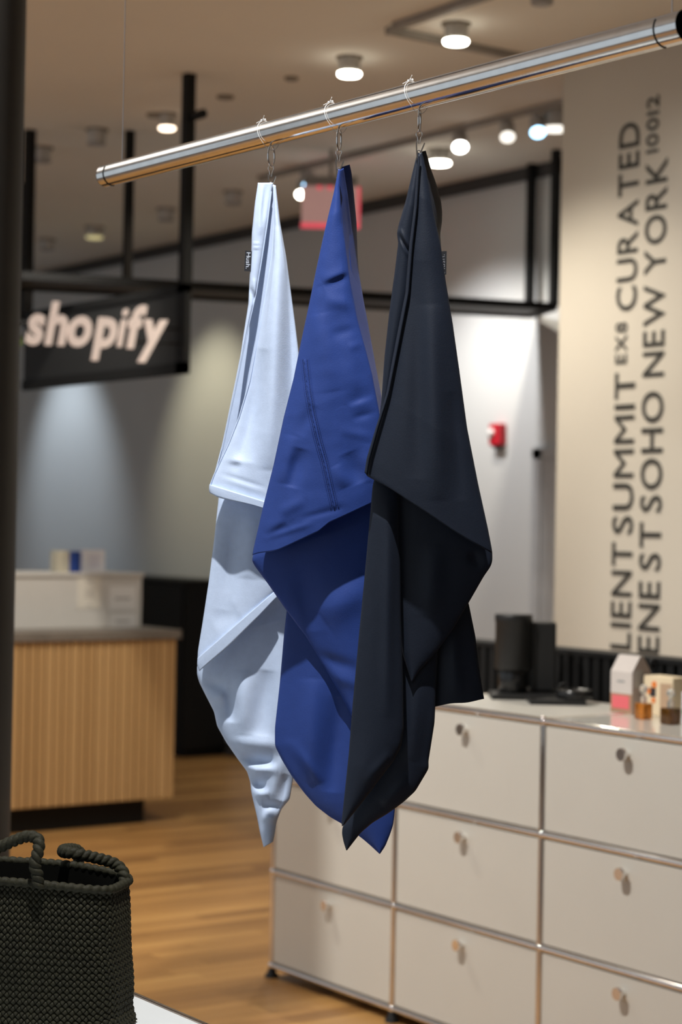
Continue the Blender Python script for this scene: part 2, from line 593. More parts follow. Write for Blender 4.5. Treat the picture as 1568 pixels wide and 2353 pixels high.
# ------------------------------------------------------------------ storage cabinet of chrome tube and off-white doors
CX0, CX1 = 3.96, 4.50
CY = [3.72, 4.47, 5.22, 5.97]
CZ = [0.045, 0.395, 0.745, 1.095]
cab = thing('storage_cabinet', (4.23, 4.85, 0), 'off-white modular drop-door cabinet with chrome tube frame against black slatted screen', 'cabinet')
TR = 0.0115


def col_top(j):
    return 3 if j < 2 else 2          # the far column is one unit lower


def lvl(yi):
    """number of rows standing at vertical line yi"""
    return max(col_top(j) for j in (yi - 1, yi) if 0 <= j < 3)


for xx in (CX0, CX1):
    for yi in range(4):
        for k in range(lvl(yi) + 1):
            MB().sphere((xx, CY[yi], CZ[k]), 0.0155, 8).build('ball_joint', 'chrome', cab)
            if k < lvl(yi):
                MB().cyl((xx, CY[yi], CZ[k]), (xx, CY[yi], CZ[k + 1]), TR, n=14).build('upright_tube', 'chrome', cab)
    for j in range(3):
        for k in range(col_top(j) + 1):
            MB().cyl((xx, CY[j], CZ[k]), (xx, CY[j + 1], CZ[k]), TR, n=14).build('cross_tube', 'chrome', cab)
for yi in range(4):
    for k in range(lvl(yi) + 1):
        MB().cyl((CX0, CY[yi], CZ[k]), (CX1, CY[yi], CZ[k]), TR, n=14).build('depth_tube', 'chrome', cab)
    MB().cyl((CX0, CY[yi], 0.0), (CX0, CY[yi], 0.012), 0.028, 0.024, n=18).cyl((CX0, CY[yi], 0.012), (CX0, CY[yi], 0.042), 0.020, 0.009, n=16).build('foot', 'black_plastic', cab)
    MB().cyl((CX1, CY[yi], 0.0), (CX1, CY[yi], 0.012), 0.028, 0.024, n=18).cyl((CX1, CY[yi], 0.012), (CX1, CY[yi], 0.042), 0.020, 0.009, n=16).build('foot', 'black_plastic', cab)
for j in range(3):
    for k in range(col_top(j)):
        y0, y1, z0, z1 = CY[j] + 0.0135, CY[j + 1] - 0.0135, CZ[k] + 0.0135, CZ[k + 1] - 0.0135
        d = MB().box(CX0 - 0.004, CX0 + 0.010, y0, y1, z0, z1).build('door', 'cab_panel', cab, bevel=0.003)
        ky, kz = (y0 + y1) / 2, z1 - 0.048
        kb = MB()
        kb.cyl((CX0 - 0.004, ky, kz), (CX0 - 0.020, ky, kz), 0.010, n=20)
        kb.cyl((CX0 - 0.020, ky, kz), (CX0 - 0.026, ky, kz), 0.010, 0.020, n=24)
        kb.cyl((CX0 - 0.026, ky, kz), (CX0 - 0.034, ky, kz), 0.020, 0.0185, n=24)
        kb.build('knob', 'chrome', d)
        MB().box(CX1 - 0.006, CX1 + 0.004, y0, y1, z0, z1).build('back_panel', 'cab_panel', cab)
    kt = col_top(j)
    MB().box(CX0 + 0.008, CX1 - 0.008, CY[j] + 0.008, CY[j + 1] - 0.008, CZ[kt] - 0.004, CZ[kt] + 0.009).build(
        'top_panel', 'cab_glass' if j == 0 else 'cab_top', cab, bevel=0.002)
    MB().box(CX0 + 0.012, CX1 - 0.012, CY[j] + 0.012, CY[j + 1] - 0.012, CZ[0] - 0.004, CZ[0] + 0.004).build('bottom_panel', 'cab_panel', cab)
for yi in (0, 3):
    for k in range(lvl(yi)):
        MB().box(CX0 + 0.0135, CX1 - 0.0135, CY[yi] - 0.005, CY[yi] + 0.005, CZ[k] + 0.0135, CZ[k + 1] - 0.0135).build('side_panel', 'cab_panel', cab)
MB().box(CX0 + 0.0135, CX1 - 0.0135, CY[2] - 0.005, CY[2] + 0.005, CZ[2] + 0.0135, CZ[3] - 0.0135).build('side_panel', 'cab_panel', cab)
TOP = CZ[3] + 0.0095

# black slatted low screen behind the cabinet
scr = thing('slatted_screen', (4.66, 4.6, 0), 'low black vertical-slat screen standing between cabinet and lettered wall', 'screen')
MB().box(4.625, 4.70, 3.0, 6.1, 0.0, 1.245).build('backing', 'black_panel', scr)
MB().box(4.595, 4.71, 2.98, 6.12, 1.245, 1.265).build('top_rail', 'black_panel', scr, bevel=0.003)
sl = None
n_sl = 60
for i in range(n_sl):
    yy = 3.01 + i * (3.08 / n_sl)
    if sl is None:
        sl = MB().box(4.60, 4.625, yy, yy + 0.034, 0.0, 1.245).build('slat', 'black_panel', scr)
        sl0 = yy
    else:
        share(sl, 'slat', scr, (0, yy - sl0, 0))

# ------------------------------------------------------------------ service counter with timber slats
CTY = 9.35
cnt = thing('service_counter', (4.4, 9.7, 0), 'long service counter with vertical oak slats, stone top and black plinth', 'counter')
MB().box(3.0, 5.49, CTY + 0.02, CTY + 0.72, 0.14, 1.035).build('body', 'slat_wood', cnt)
MB().box(3.0, 5.36, CTY + 0.06, CTY + 0.66, 0.0, 0.14).build('plinth', 'black_panel', cnt)
MB().box(2.98, 5.53, CTY - 0.03, CTY + 0.75, 1.035, 1.085).build('worktop', 'slab', cnt, bevel=0.003)
ws = None
for i in range(49):
    xx = 5.505 - 0.0508 * (i + 1)
    if ws is None:
        ws = MB().box(xx + 0.007, xx + 0.0508, CTY - 0.012, CTY + 0.02, 0.14, 1.035).build('slat', 'slat_wood', cnt, bevel=0.004)
        ws0 = xx
    else:
        share(ws, 'slat', cnt, (xx - ws0, 0, 0))

rz = thing('counter_riser', (4.3, 9.8, 1.085), 'pale raised screen box on the oak service counter with notices', 'riser')
MB().box(3.1, 5.437, 9.62, 10.06, 1.085, 1.375).build('box', 'riser', rz, bevel=0.004)
MB().box(3.09, 5.447, 9.61, 10.07, 1.375, 1.395).build('lid', 'riser', rz, bevel=0.003)


def notice(px0, px1, py0, py1, m, label, lines):
    a, b = ony(px0, py1, 9.6195), ony(px1, py0, 9.6195)
    o = thing('notice_sheet', ((a.x + b.x) / 2, 9.618, a.z), label, 'notice', 'paper notices on the riser')
    MB().box(a.x, b.x, 9.6165, 9.619, a.z, b.z).build('sheet', m, o)
    w, h = b.x - a.x, b.z - a.z
    for (u0, u1, v0, v1) in lines:
        MB().box(a.x + w * u0, a.x + w * u1, 9.6150, 9.6167, a.z + h * v0, a.z + h * v1).build('print', 'print_grey_soft', o)
    return o


M['print_grey_soft'] = mat('soft_grey_print', (0.45, 0.44, 0.42), 0.8)
notice(177, 232, 1326, 1398, 'paper_cream', 'tall cream notice sheet taped under the counter items', [(0.38, 0.62, 0.82, 0.88), (0.3, 0.7, 0.58, 0.60), (0.3, 0.7, 0.50, 0.52), (0.3, 0.7, 0.42, 0.44), (0.3, 0.7, 0.34, 0.36), (0.4, 0.6, 0.08, 0.12)])
notice(251, 312, 1347, 1401, 'paper', 'upper white notice sheet near right end of counter riser', [(0.2, 0.8, 0.42, 0.52)])
notice(251, 312, 1409, 1443, 'paper', 'lower white notice sheet near right end of counter riser', [(0.25, 0.75, 0.38, 0.52)])


def shelf_box(name, px0, px1, py0, depth_y, m, label, extra=None):
    zt = 1.395
    a = ony(px0, 1316, depth_y)
    b = ony(px1, 1316, depth_y)
    h = ony((px0 + px1) / 2, py0, depth_y).z - zt
    o = thing(name, ((a.x + b.x) / 2, depth_y + 0.05, zt), label, 'box')
    MB().box(a.x, b.x, depth_y, depth_y + 0.09, zt, zt + h).build('carton', m, o, bevel=0.003)
    if extra:
        MB().box(a.x + (b.x - a.x) * .3, a.x + (b.x - a.x) * .75, depth_y - 0.001, depth_y, zt + h * 0.2, zt + h * 0.8).build('print', extra, o)
    return o


M['tan_soft'] = mat('soft_tan_print', (0.45, 0.41, 0.32), 0.7)
M['lilac_soft'] = mat('soft_lilac_print', (0.62, 0.60, 0.66), 0.7)
shelf_box('beige_carton', 132, 161, 1266, 9.76, 'beige_box', 'small beige box on counter riser left of the blue box', 'tan_soft')
shelf_box('blue_carton', 163, 186, 1267, 9.74, 'blue_box', 'narrow deep-blue box between two pale boxes on counter')
shelf_box('white_carton', 189, 241, 1264, 9.72, 'white_box', 'white box on counter riser right of the blue box', 'lilac_soft')

# black cabinet at the back wall
bc = thing('black_cabinet', (7.2, 12.9, 0), 'waist-high black cabinet against the grey back wall beyond the counter', 'cabinet')
MB().box(7.05, 7.42, 11.84, 14.2, 0.06, 1.25).build('body', 'black_panel', bc, bevel=0.004)
MB().box(7.09, 7.42, 11.88, 14.2, 0.0, 0.06).build('plinth', 'black_panel', bc)
MB().box(7.03, 7.42, 11.82, 14.2, 1.25, 1.275).build('top', 'black_panel', bc, bevel=0.003)
for i in range(4):
    y0 = 11.86 + i * 0.58
    MB().box(7.035, 7.05, y0, y0 + 0.565, 0.08, 1.235).build('door', 'black_panel', bc, bevel=0.002)

# ------------------------------------------------------------------ hanging sign and black ceiling frames
SX = 4.66
sA = onx(428, 858, SX)
SY0, SB = sA.y, sA.z
ST = onx(428, 652, SX).z
SY1 = SY0 + 1.75
sg = thing('hanging_sign', (SX, SY0 + 0.8, SB), 'black hanging frame sign with pale slanted lettering and green mark', 'sign')
MB().box(SX, SX + 0.012, SY0 + 0.05, SY1, SB + 0.05, ST - 0.03).build('panel', 'sign_black', sg)
fr = 0.055
MB().box(SX - 0.01, SX + 0.02, SY0, SY1, SB, SB + fr).build('bottom_rail', 'black_metal', sg)
MB().box(SX - 0.01, SX + 0.02, SY0, SY1, ST - 0.04, ST).build('top_rail', 'black_metal', sg)
MB().box(SX - 0.01, SX + 0.02, SY0, SY0 + 0.085, SB, ST).build('end_stile', 'black_metal', sg)
MB().box(SX - 0.025, SX + 0.025, SY0, SY0 + 0.05, ST, CEIL).build('post', 'black_metal', sg)
MB().box(SX - 0.025, SX + 0.025, SY1 - 0.05, SY1, ST, CEIL).build('post', 'black_metal', sg)
sp = onx(457, 264, SX)
MB().cyl((SX + 0.0, sp.y + 0.03, sp.z), (SX + 0.0, sp.y - 0.045, sp.z), 0.022, n=20).cyl((SX, SY0 + 0.03, sp.z), (SX, sp.y + 0.02, sp.z), 0.010).build('spot_head', 'black_metal', sg)
# letters stand in a plane of their own, carried on two thin rods from the post
zL0, zL1 = 8.97, 9.14
la, lb = at(57, 780, zL0), at(384, 780, zL1)
LU = Vector((lb.x - la.x, lb.y - la.y, 0))
wl = LU.length
LU.normalize()
LN = LU.cross(Z)
ztop, zbot = at(130, 693, 9.01).z, at(352, 834, 9.12).z
lorg = Vector((la.x, la.y, zbot))
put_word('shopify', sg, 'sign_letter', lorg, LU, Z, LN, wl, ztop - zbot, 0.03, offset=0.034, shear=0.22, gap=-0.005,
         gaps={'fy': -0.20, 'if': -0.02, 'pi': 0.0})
for zz in (zbot + (ztop - zbot) * 0.36, zbot + (ztop - zbot) * 0.62):
    ra = lorg - LU * 0.30 - LN * 0.008
    rb = lorg + LU * (wl + 0.02) - LN * 0.008
    MB().cyl((ra.x, ra.y, zz), (rb.x, rb.y, zz), 0.006, n=8).cyl((rb.x, rb.y, zz), (SX, SY0 + 0.04, zz), 0.006, n=8).build('carrier_rod', 'black_metal', sg)
gp = [(-0.315, 0.02), (-0.27, 0.24), (-0.215, 0.27), (-0.135, 0.275), (-0.075, 0.245), (-0.012, 0.0), (-0.16, -0.035)]
gm = MB()
n_ = len(gp)
G0 = Vector((lorg.x, lorg.y, zbot + 0.06))
gf = [G0 + LU * u + Z * v * 0.8 + LN * 0.02 for u, v in gp]
gb = [G0 + LU * u + Z * v * 0.8 for u, v in gp]
gm.add(gf, [tuple(reversed(range(n_)))])
gm.add(gb, [tuple(range(n_))])
gm.add(gb + gf, [(i, (i + 1) % n_, n_ + (i + 1) % n_, n_ + i) for i in range(n_)])
gm.build('bag_mark', 'sign_green', sg)
MB().sweep([G0 + LU * (-0.17 + 0.05 * math.cos(a)) + Z * (0.215 + 0.06 * math.sin(a)) + LN * 0.01 for a in [PI * i / 10 for i in range(11)]], 0.008, 8).build('bag_handle', 'sign_green', sg)

FH = EYE + 1.255
pn = [Vector((4.344, 8.996, 0)), Vector((7.205, 8.115, 0))]
pf = [Vector((4.50, 9.42, 0)), Vector((7.375, 8.52, 0))]
hf = thing('ceiling_frame', (5.8, 8.8, FH), 'long black rectangular steel frame hung from ceiling on square posts', 'frame')
S2 = 0.021


def bar(a, b, name, parent, s=S2):
    a, b = Vector(a), Vector(b)
    d = (b - a)
    L = d.length
    d.normalize()
    up = Z if abs(d.z) < 0.9 else X
    side = d.cross(up).normalized()
    up2 = side.cross(d)
    return MB().obox((a + b) / 2, d, side, up2, L / 2, s, s).build(name, 'black_metal', parent)


bar(pn[0] + Z * FH, pn[1] + Z * FH, 'rail', hf)
bar(pf[0] + Z * FH, pf[1] + Z * FH, 'rail', hf)
_c = [pn[0], pn[1], pf[1], pf[0]]
MB().add([p + Z * (FH + dz) for dz in (-0.006, 0.006) for p in _c], [(0, 1, 2, 3), (7, 6, 5, 4), (0, 4, 5, 1), (1, 5, 6, 2), (2, 6, 7, 3), (3, 7, 4, 0)]).build('soffit_board', 'dark_trim', hf)
bar(pn[0] + Z * FH, pf[0] + Z * FH, 'end_rail', hf)
bar(pn[1] + Z * FH, pf[1] + Z * FH, 'end_rail', hf)
pB = ony(283, 640, 9.33)
tB = (283, 9.33)
for p in (pn[1], pf[1], Vector((5.09, 9.235, 0))):
    bar(p + Z * FH, p + Z * CEIL, 'post', hf)
rf = thing('ceiling_frame', (5.6, 10.5, FH), 'black steel frame hung from ceiling behind the hanging sign', 'frame')
q0, q1 = Vector((5.87, 9.93, 0)), Vector((5.375, 11.115, 0))
bar(q0 + Z * FH, q1 + Z * FH, 'rail', rf)
bar(q0 + Z * FH, q0 + Z * CEIL, 'post', rf, 0.026)
bar(q1 + Z * FH, q1 + Z * CEIL, 'post', rf, 0.026)


# ------------------------------------------------------------------ ceiling lamps and tracks
def puck(px, py, lens, label, r=0.055, drop=0.085, power=0, color=(1, .93, .8), name='ceiling_downlight'):
    c = onz(px, py, CEIL - drop)
    o = thing(name, (c.x, c.y, CEIL), label, 'downlight', 'round ceiling downlights')
    MB().cyl((c.x, c.y, CEIL), (c.x, c.y, CEIL - 0.008), r * 1.2, n=28).build('canopy', 'dark_canopy', o)
    MB().cyl((c.x, c.y, CEIL - 0.008), (c.x, c.y, CEIL - drop + 0.012), r * 0.95, n=28).build('housing', 'lamp_house', o)
    MB().lathe((c.x, c.y, CEIL - drop), [(r * 0.6, -0.004), (r * 0.9, -0.001), (r, 0.005), (r, 0.012)], 28).build('diffuser', lens, o)
    if power:
        s = spot('downlight', (c.x, c.y, CEIL - drop - 0.03), (c.x, c.y, 0), power, color, 120, 0.8, 0.05)
    return o


M['dark_canopy'] = mat('brown_canopy', (0.22, 0.185, 0.14), 0.8)
puck(1048, 100, 'lamp_on', 'brightest round downlight on ceiling just above the steel rail', 0.053, power=75)
puck(803, 174, 'lamp_on', 'bright round downlight on ceiling above the blue cloth', 0.052, power=75)
puck(1010, 378, 'lamp_on', 'bright low-looking downlight beside the navy cloth top', 0.062, power=55)
puck(384, 298, 'lamp_warm', 'small warm downlight left of the tall black post', 0.043, power=35, color=(1, .8, .6))
puck(217, 548, 'lamp_dim', 'dim yellow downlight far back above the sign', 0.062)
puck(222, 333, 'lamp_off', 'unlit pale lamp on ceiling left of the hanging wire', 0.052)
puck(96, 373, 'lamp_off', 'unlit pale lamp on ceiling near the dark column', 0.055)
puck(536, 470, 'lamp_off', 'unlit lamp on ceiling left of pale blue cloth', 0.052)
puck(382, 508, 'lamp_off', 'unlit far lamp on ceiling beside tall black post', 0.055)
puck(108, 575, 'lamp_off', 'unlit far lamp on ceiling above the sign by column', 0.055)
puck(1246, 10, 'lamp_off', 'unlit lamp at top edge of the photo above rail', 0.045)


def vent(px, py, r, label):
    c = onz(px, py, CEIL)
    o = thing('ceiling_vent', (c.x, c.y, CEIL), label, 'vent', 'flat dark ceiling discs')
    MB().cyl((c.x, c.y, CEIL), (c.x, c.y, CEIL - 0.012), r, r * 0.9, n=28).build('rim', 'dark_canopy', o)
    MB().cyl((c.x, c.y, CEIL - 0.012), (c.x, c.y, CEIL - 0.016), r * 0.6, n=28).build('centre_disc', 'track', o)


vent(518, 221, 0.045, 'small dark disc on ceiling right of the tall black post')
vent(362, 263, 0.06, 'wide dark disc on ceiling over the warm downlight')
vent(670, 178, 0.035, 'small dark disc on ceiling left of bright downlights')


def track_run(p, q, label, w=0.018, hgt=0.03, material='track'):
    a, b = Vector(p), Vector(q)
    o = thing('ceiling_track_joint', ((a.x + b.x) / 2, (a.y + b.y) / 2, CEIL), label, 'track')
    d = (b - a).normalized()
    side = d.cross(Z)
    MB().obox((a + b) / 2 + Z * (CEIL - hgt / 2), d, side, Z, (b - a).length / 2, w, hgt / 2).build('rail', material, o)
    MB().obox(a + Z * (CEIL - hgt / 2) - d * 0.004, d, side, Z, 0.006, w * 1.15, hgt / 2 + 0.002).build('end_cap', material, o)
    MB().obox(b + Z * (CEIL - hgt / 2) + d * 0.004, d, side, Z, 0.006, w * 1.15, hgt / 2 + 0.002).build('end_cap', material, o)
    return o


track_run((4.86, 6.50, 0), (4.86, 2.5, 0), 'grey strip marking a ceiling joint, running toward the top of the photo')  # solid strip stands in for the dark gap at a ceiling joint
track_run((4.88, 6.58, 0), (5.82, 6.58, 0), 'short grey strip marking a ceiling joint, crossing behind the brightest downlight')  # other leg of the joint gap, also drawn as a strip
track_run((6.38, 4.2, 0), (6.38, 9.9, 0), 'long grey ceiling track carrying the spotlights beside lettered wall')


def track_head(px, py, lens, label, aim=(-0.35, -0.5, -0.75), r=0.042, ln=0.10, tx=6.38):
    c = onx(px, py, tx)
    o = thing('track_spotlight', (c.x, c.y, CEIL), label, 'spotlight', 'spotlights on the ceiling track')
    d = Vector(aim).normalized()
    back = c - d * ln
    MB().cyl(c, back, r, r * 0.92, n=24).build('housing', 'lamp_house', o)
    MB().cyl(c + d * 0.001, c + d * 0.006, r * 0.9, r * 0.8, n=24).build('lens', lens, o)
    MB().cyl((back + c) / 2, (c.x - d.x * ln * .5, c.y - d.y * ln * .5, CEIL - 0.028), 0.010, n=10).build('stem', 'lamp_house', o)
    return o


track_head(1058, 338, 'lamp_white', 'bright white track spotlight nearest the navy cloth')
track_head(1167, 315, 'lamp_soft', 'dim track spotlight between the two bright ones')
track_head(1237, 304, 'lamp_blue', 'blue-tinted track spotlight near the lettered wall')
track_head(710, 428, 'lamp_blue', 'blue-tinted track spotlight over the exit sign')
track_head(693, 447, 'lamp_on', 'warm white track spotlight at left of exit sign', r=0.036)
puck(1277, 300, 'lamp_soft', 'pale square-looking lamp at the end of lettered wall', 0.07, drop=0.11)

# exit sign
ec = at(760, 476, 10.9)
ex = thing('exit_sign', (ec.x, ec.y, ec.z), 'pink translucent exit sign with red edge hung from the ceiling', 'exit sign')
fwd = Vector((math.sin(HEAD), math.cos(HEAD), 0))
rgt = Vector((math.cos(HEAD), -math.sin(HEAD), 0))
hw, hh = 0.165, 0.118
MB().obox(ec, rgt, fwd, Z, hw, 0.008, hh).build('panel', 'exit_face', ex)
MB().obox(ec - Z * (hh - 0.012), rgt, fwd, Z, hw + 0.003, 0.011, 0.016).build('bottom_edge', 'exit_red', ex, bevel=0.004)
MB().obox(ec + rgt * (hw - 0.004), rgt, fwd, Z, 0.008, 0.0105, hh).build('side_edge', 'exit_red', ex)
for u in (-0.065, -0.005):
    MB().sphere(ec + rgt * u + Z * (hh - 0.008), 0.017, 8).build('fixing', 'exit_red', ex)
MB().obox(ec + Z * (hh + 0.028), rgt, fwd, Z, hw * 0.92, 0.028, 0.026).build('canopy', 'track', ex, bevel=0.004)
MB().cyl(ec + Z * (hh + 0.05), Vector((ec.x, ec.y, CEIL)), 0.012, n=12).build('stem', 'track', ex)

# fire alarm strobe on back wall
fa = onx(1152, 1000, 7.44)
al = thing('fire_alarm', (7.44, fa.y, fa.z), 'small red fire alarm strobe on the white back wall', 'alarm')
MB().box(7.385, 7.44, fa.y - 0.05, fa.y + 0.05, fa.z - 0.062, fa.z + 0.068).build('body', 'alarm_red', al, bevel=0.006)
MB().sphere((7.382, fa.y + 0.022, fa.z + 0.012), 0.026, 10, sx=0.9).build('strobe_lens', 'alarm_lens', al)
MB().add([(7.385, fa.y - 0.04, fa.z - 0.06), (7.385, fa.y + 0.04, fa.z - 0.06), (7.40, fa.y, fa.z - 0.085), (7.44, fa.y - 0.04, fa.z - 0.06), (7.44, fa.y + 0.04, fa.z - 0.06), (7.44, fa.y, fa.z - 0.085)],
         [(0, 2, 1), (3, 4, 5), (0, 3, 5, 2), (1, 2, 5, 4), (0, 1, 4, 3)]).build('lower_cover', 'black_plastic', al)

# ------------------------------------------------------------------ goods on the cabinet
gr_c = onz(1178, 1604, TOP)
gx, gy = gr_c.x, gr_c.y
gd = 6.55
gr = thing('coffee_grinder', (gx, gy, TOP), 'matte black coffee grinder with tall round hopper on cabinet', 'grinder')
MB().obox((gx + 0.03, gy - 0.02, TOP + 0.010), rgt, fwd, Z, 0.115, 0.075, 0.010).build('base', 'black_plastic', gr, bevel=0.006)
MB().lathe((gx, gy, TOP), [(0.046, 0.020), (0.051, 0.028), (0.051, 0.088), (0.049, 0.094)], 36).build('catch_cup', 'black_gloss', gr)
MB().lathe((gx, gy, TOP), [(0.060, 0.100), (0.063, 0.106), (0.063, 0.262), (0.0655, 0.266), (0.0655, 0.286), (0.063, 0.290)], 40).build('hopper', 'black_plastic', gr)
MB().obox(Vector((gx, gy, TOP + 0.145)) + rgt * 0.104 + fwd * 0.045, rgt, fwd, Z, 0.045, 0.05, 0.120).build('motor_housing', 'black_plastic', gr, bevel=0.008)
MB().obox(Vector((gx, gy, TOP + 0.100)) + rgt * 0.055 + fwd * 0.045, rgt, fwd, Z, 0.03, 0.04, 0.06).build('neck', 'black_plastic', gr)

sc_c = onz(1278, 1616, TOP)
scl = thing('kitchen_scale', (sc_c.x, sc_c.y, TOP), 'flat black scale with round dish beside the coffee grinder', 'scale')
MB().obox(Vector((sc_c.x, sc_c.y, TOP + 0.009)), rgt, fwd, Z, 0.095, 0.07, 0.009).build('base', 'black_plastic', scl, bevel=0.005)
dc = Vector((sc_c.x, sc_c.y, TOP)) + rgt * 0.062 - fwd * 0.005
MB().lathe(dc, [(0.058, 0.018), (0.062, 0.022), (0.062, 0.046), (0.058, 0.048), (0.054, 0.042)], 36).build('dish', 'black_gloss', scl)
MB().sweep([dc + Vector((0, 0, 0.044)) - rgt * (0.05 + 0.008) + fwd * 0.03 + Z * (0.022 * math.sin(PI * i / 10)) + rgt * (0.05 * i / 10) for i in range(11)], 0.0025, 8).build('dish_handle', 'black_gloss', scl)

# gable-top carton, corner nearest the camera at (1452,1640)
k = onz(1452, 1641, TOP)
x0, y0 = k.x, k.y
wx, wy, bh, rh = 0.082, 0.098, 0.132, 0.052
ct = thing('gable_carton', (x0 + wx / 2, y0 + wy / 2, TOP), 'white gable-top carton with pink label on kraft base', 'carton')
MB().box(x0, x0 + wx, y0, y0 + wy, TOP, TOP + 0.062).build('kraft_base', 'carton_kraft', ct)
MB().box(x0, x0 + wx, y0, y0 + wy, TOP + 0.062, TOP + bh).build('body', 'carton_white', ct)
MB().box(x0 + 0.002, x0 + wx, y0 - 0.0008, y0, TOP + 0.001, TOP + bh).build('side_panel', 'carton_grey', ct)
zt = TOP + bh
rx0, rx1 = x0 + wx * 0.42, x0 + wx * 0.58
MB().add([(x0, y0, zt), (x0, y0 + wy, zt), (x0 + wx, y0 + wy, zt), (x0 + wx, y0, zt), (rx0, y0, zt + rh), (rx0, y0 + wy, zt + rh), (rx1, y0 + wy, zt + rh), (rx1, y0, zt + rh)],
         [(0, 1, 5, 4), (4, 5, 6, 7), (2, 3, 7, 6), (0, 4, 7, 3), (1, 2, 6, 5), (0, 3, 2, 1)]).build('gable_top', 'carton_white', ct)
MB().add([(x0 + 0.001, y0 - 0.0008, zt), (x0 + wx - 0.001, y0 - 0.0008, zt), (rx1, y0 - 0.0008, zt + rh - 0.002), (rx0, y0 - 0.0008, zt + rh - 0.002)], [(0, 1, 2, 3)]).build('gable_end', 'carton_grey', ct)
MB().box(x0 - 0.0012, x0, y0 + 0.012, y0 + wy - 0.008, TOP + 0.014, TOP + 0.056).build('pink_label', 'pink', ct)
MB().box(x0 - 0.001, x0, y0 + 0.034, y0 + 0.068, TOP + 0.098, TOP + 0.104).build('name_print', 'print_grey', ct)
MB().box(x0 + 0.010, x0 + 0.045, y0 - 0.0018, y0 - 0.0008, TOP + 0.085, TOP + 0.138).build('picture_print', 'print_grey_soft', ct)

def bottle(px, py, juice, label, hw_, body_h, neck_h):
    c = onz(px, py, TOP)
    o = thing('perfume_bottle', (c.x, c.y, TOP), label, 'bottle')
    c = Vector((c.x, c.y, TOP))
    MB().obox(c + Z * body_h / 2, X, Y, Z, hw_, hw_, body_h / 2).build('body', juice, o, bevel=0.005)
    MB().cyl(c + Z * body_h, c + Z * (body_h + neck_h * 0.35), hw_ * 0.46, n=20).build('collar', 'clear_glass', o)
    MB().cyl(c + Z * (body_h + neck_h * 0.35), c + Z * (body_h + neck_h * 0.55), hw_ * 0.28, hw_ * 0.2, n=20).build('neck', 'clear_glass', o)
    MB().sphere(c + Z * (body_h + neck_h * 0.78), neck_h * 0.24, 10).build('stopper', 'clear_glass', o)
    return o


bottle(1479, 1652, 'amber', 'square amber perfume bottle with clear round stopper', 0.021, 0.050, 0.056)
bottle(1541, 1664, 'dark_amber', 'dark brown square perfume bottle with clear stopper', 0.023, 0.050, 0.056)

k = onz(1530, 1648, TOP)
bx, by = k.x + 0.035, k.y + 0.05
cbx = thing('cream_carton', (bx, by, TOP), 'cream printed box with orange and black picture behind bottles', 'box')
x0, y0 = bx - 0.03, by - 0.075
MB().box(x0, x0 + 0.07, y0, y0 + 0.13, TOP, TOP + 0.125).build('carton', 'cream_box', cbx, bevel=0.003)
MB().box(x0 - 0.0012, x0, y0 + 0.005, y0 + 0.055, TOP + 0.005, TOP + 0.105).build('tan_panel', 'tan_print', cbx)
MB().box(x0 - 0.0016, x0, y0 + 0.075, y0 + 0.100, TOP + 0.060, TOP + 0.088).build('black_patch', 'black_print', cbx)
MB().cyl((x0 - 0.0018, y0 + 0.082, TOP + 0.098), (x0, y0 + 0.082, TOP + 0.098), 0.011, n=16).build('orange_dot', 'orange', cbx)
MB().cyl((x0 - 0.0018, y0 + 0.105, TOP + 0.076), (x0, y0 + 0.105, TOP + 0.076), 0.009, n=16).build('orange_dot', 'orange', cbx)
MB().box(x0 - 0.0014, x0, y0 + 0.076, y0 + 0.092, TOP + 0.040, TOP + 0.056).build('orange_print', 'orange', cbx)
k = onz(1585, 1668, TOP)
wbx = thing('white_carton', (k.x + 0.03, k.y, TOP), 'white box with green mark at right edge of the photo', 'box')
MB().box(k.x, k.x + 0.06, k.y - 0.04, k.y + 0.035, TOP, TOP + 0.10).build('carton', 'white_box', wbx, bevel=0.002)
MB().cyl((k.x - 0.001, k.y + 0.022, TOP + 0.04), (k.x, k.y + 0.022, TOP + 0.04), 0.008, n=16).build('green_mark', 'green_print', wbx)
# small black spray-head item behind the carton
k = onz(1500, 1622, TOP)
spb = thing('spray_bottle', (k.x, k.y, TOP), 'thin black pump bottle standing behind the gable carton', 'bottle')
kc = Vector((k.x, k.y, TOP))
MB().lathe(kc, [(0.011, 0), (0.012, 0.005), (0.012, 0.10), (0.006, 0.112), (0.006, 0.125)], 20).build('body', 'black_gloss', spb)
MB().sweep([kc + Vector((0.013 * math.cos(a), 0, 0.140 + 0.015 * math.sin(a))) for a in [2 * PI * i / 20 for i in range(20)]], 0.0045, 8, closed=True).build('ring_cap', 'black_gloss', spb)

# ------------------------------------------------------------------ white table and woven bag
TBZ = 0.772
tb = thing('display_table', (1.3, 2.95, 0), 'white-topped display table with chrome edge under the woven bag', 'table')
MB().box(0.86, 1.838, 1.92, 4.18, TBZ - 0.018, TBZ).build('top', 'table_white', tb, bevel=0.002)
e = TBZ - 0.010
for (a, b) in (((1.848, 1.91), (1.848, 4.19)), ((0.85, 1.91), (0.85, 4.19)), ((0.85, 1.91), (1.848, 1.91)), ((0.85, 4.19), (1.848, 4.19))):
    MB().cyl((a[0], a[1], e), (b[0], b[1], e), 0.011, n=16).build('edge_tube', 'chrome', tb)
for xx in (0.85, 1.848):
    for yy in (1.91, 4.19):
        MB().sphere((xx, yy, e), 0.0145, 8).build('ball_joint', 'chrome', tb)
        MB().cyl((xx, yy, e), (xx, yy, 0.0), 0.013, n=16).build('leg', 'chrome', tb)


def cw(Xc, zc, h):
    """camera-plane right / forward offsets to world"""
    p = rgt * Xc + fwd * zc
    return Vector((p.x, p.y, h))


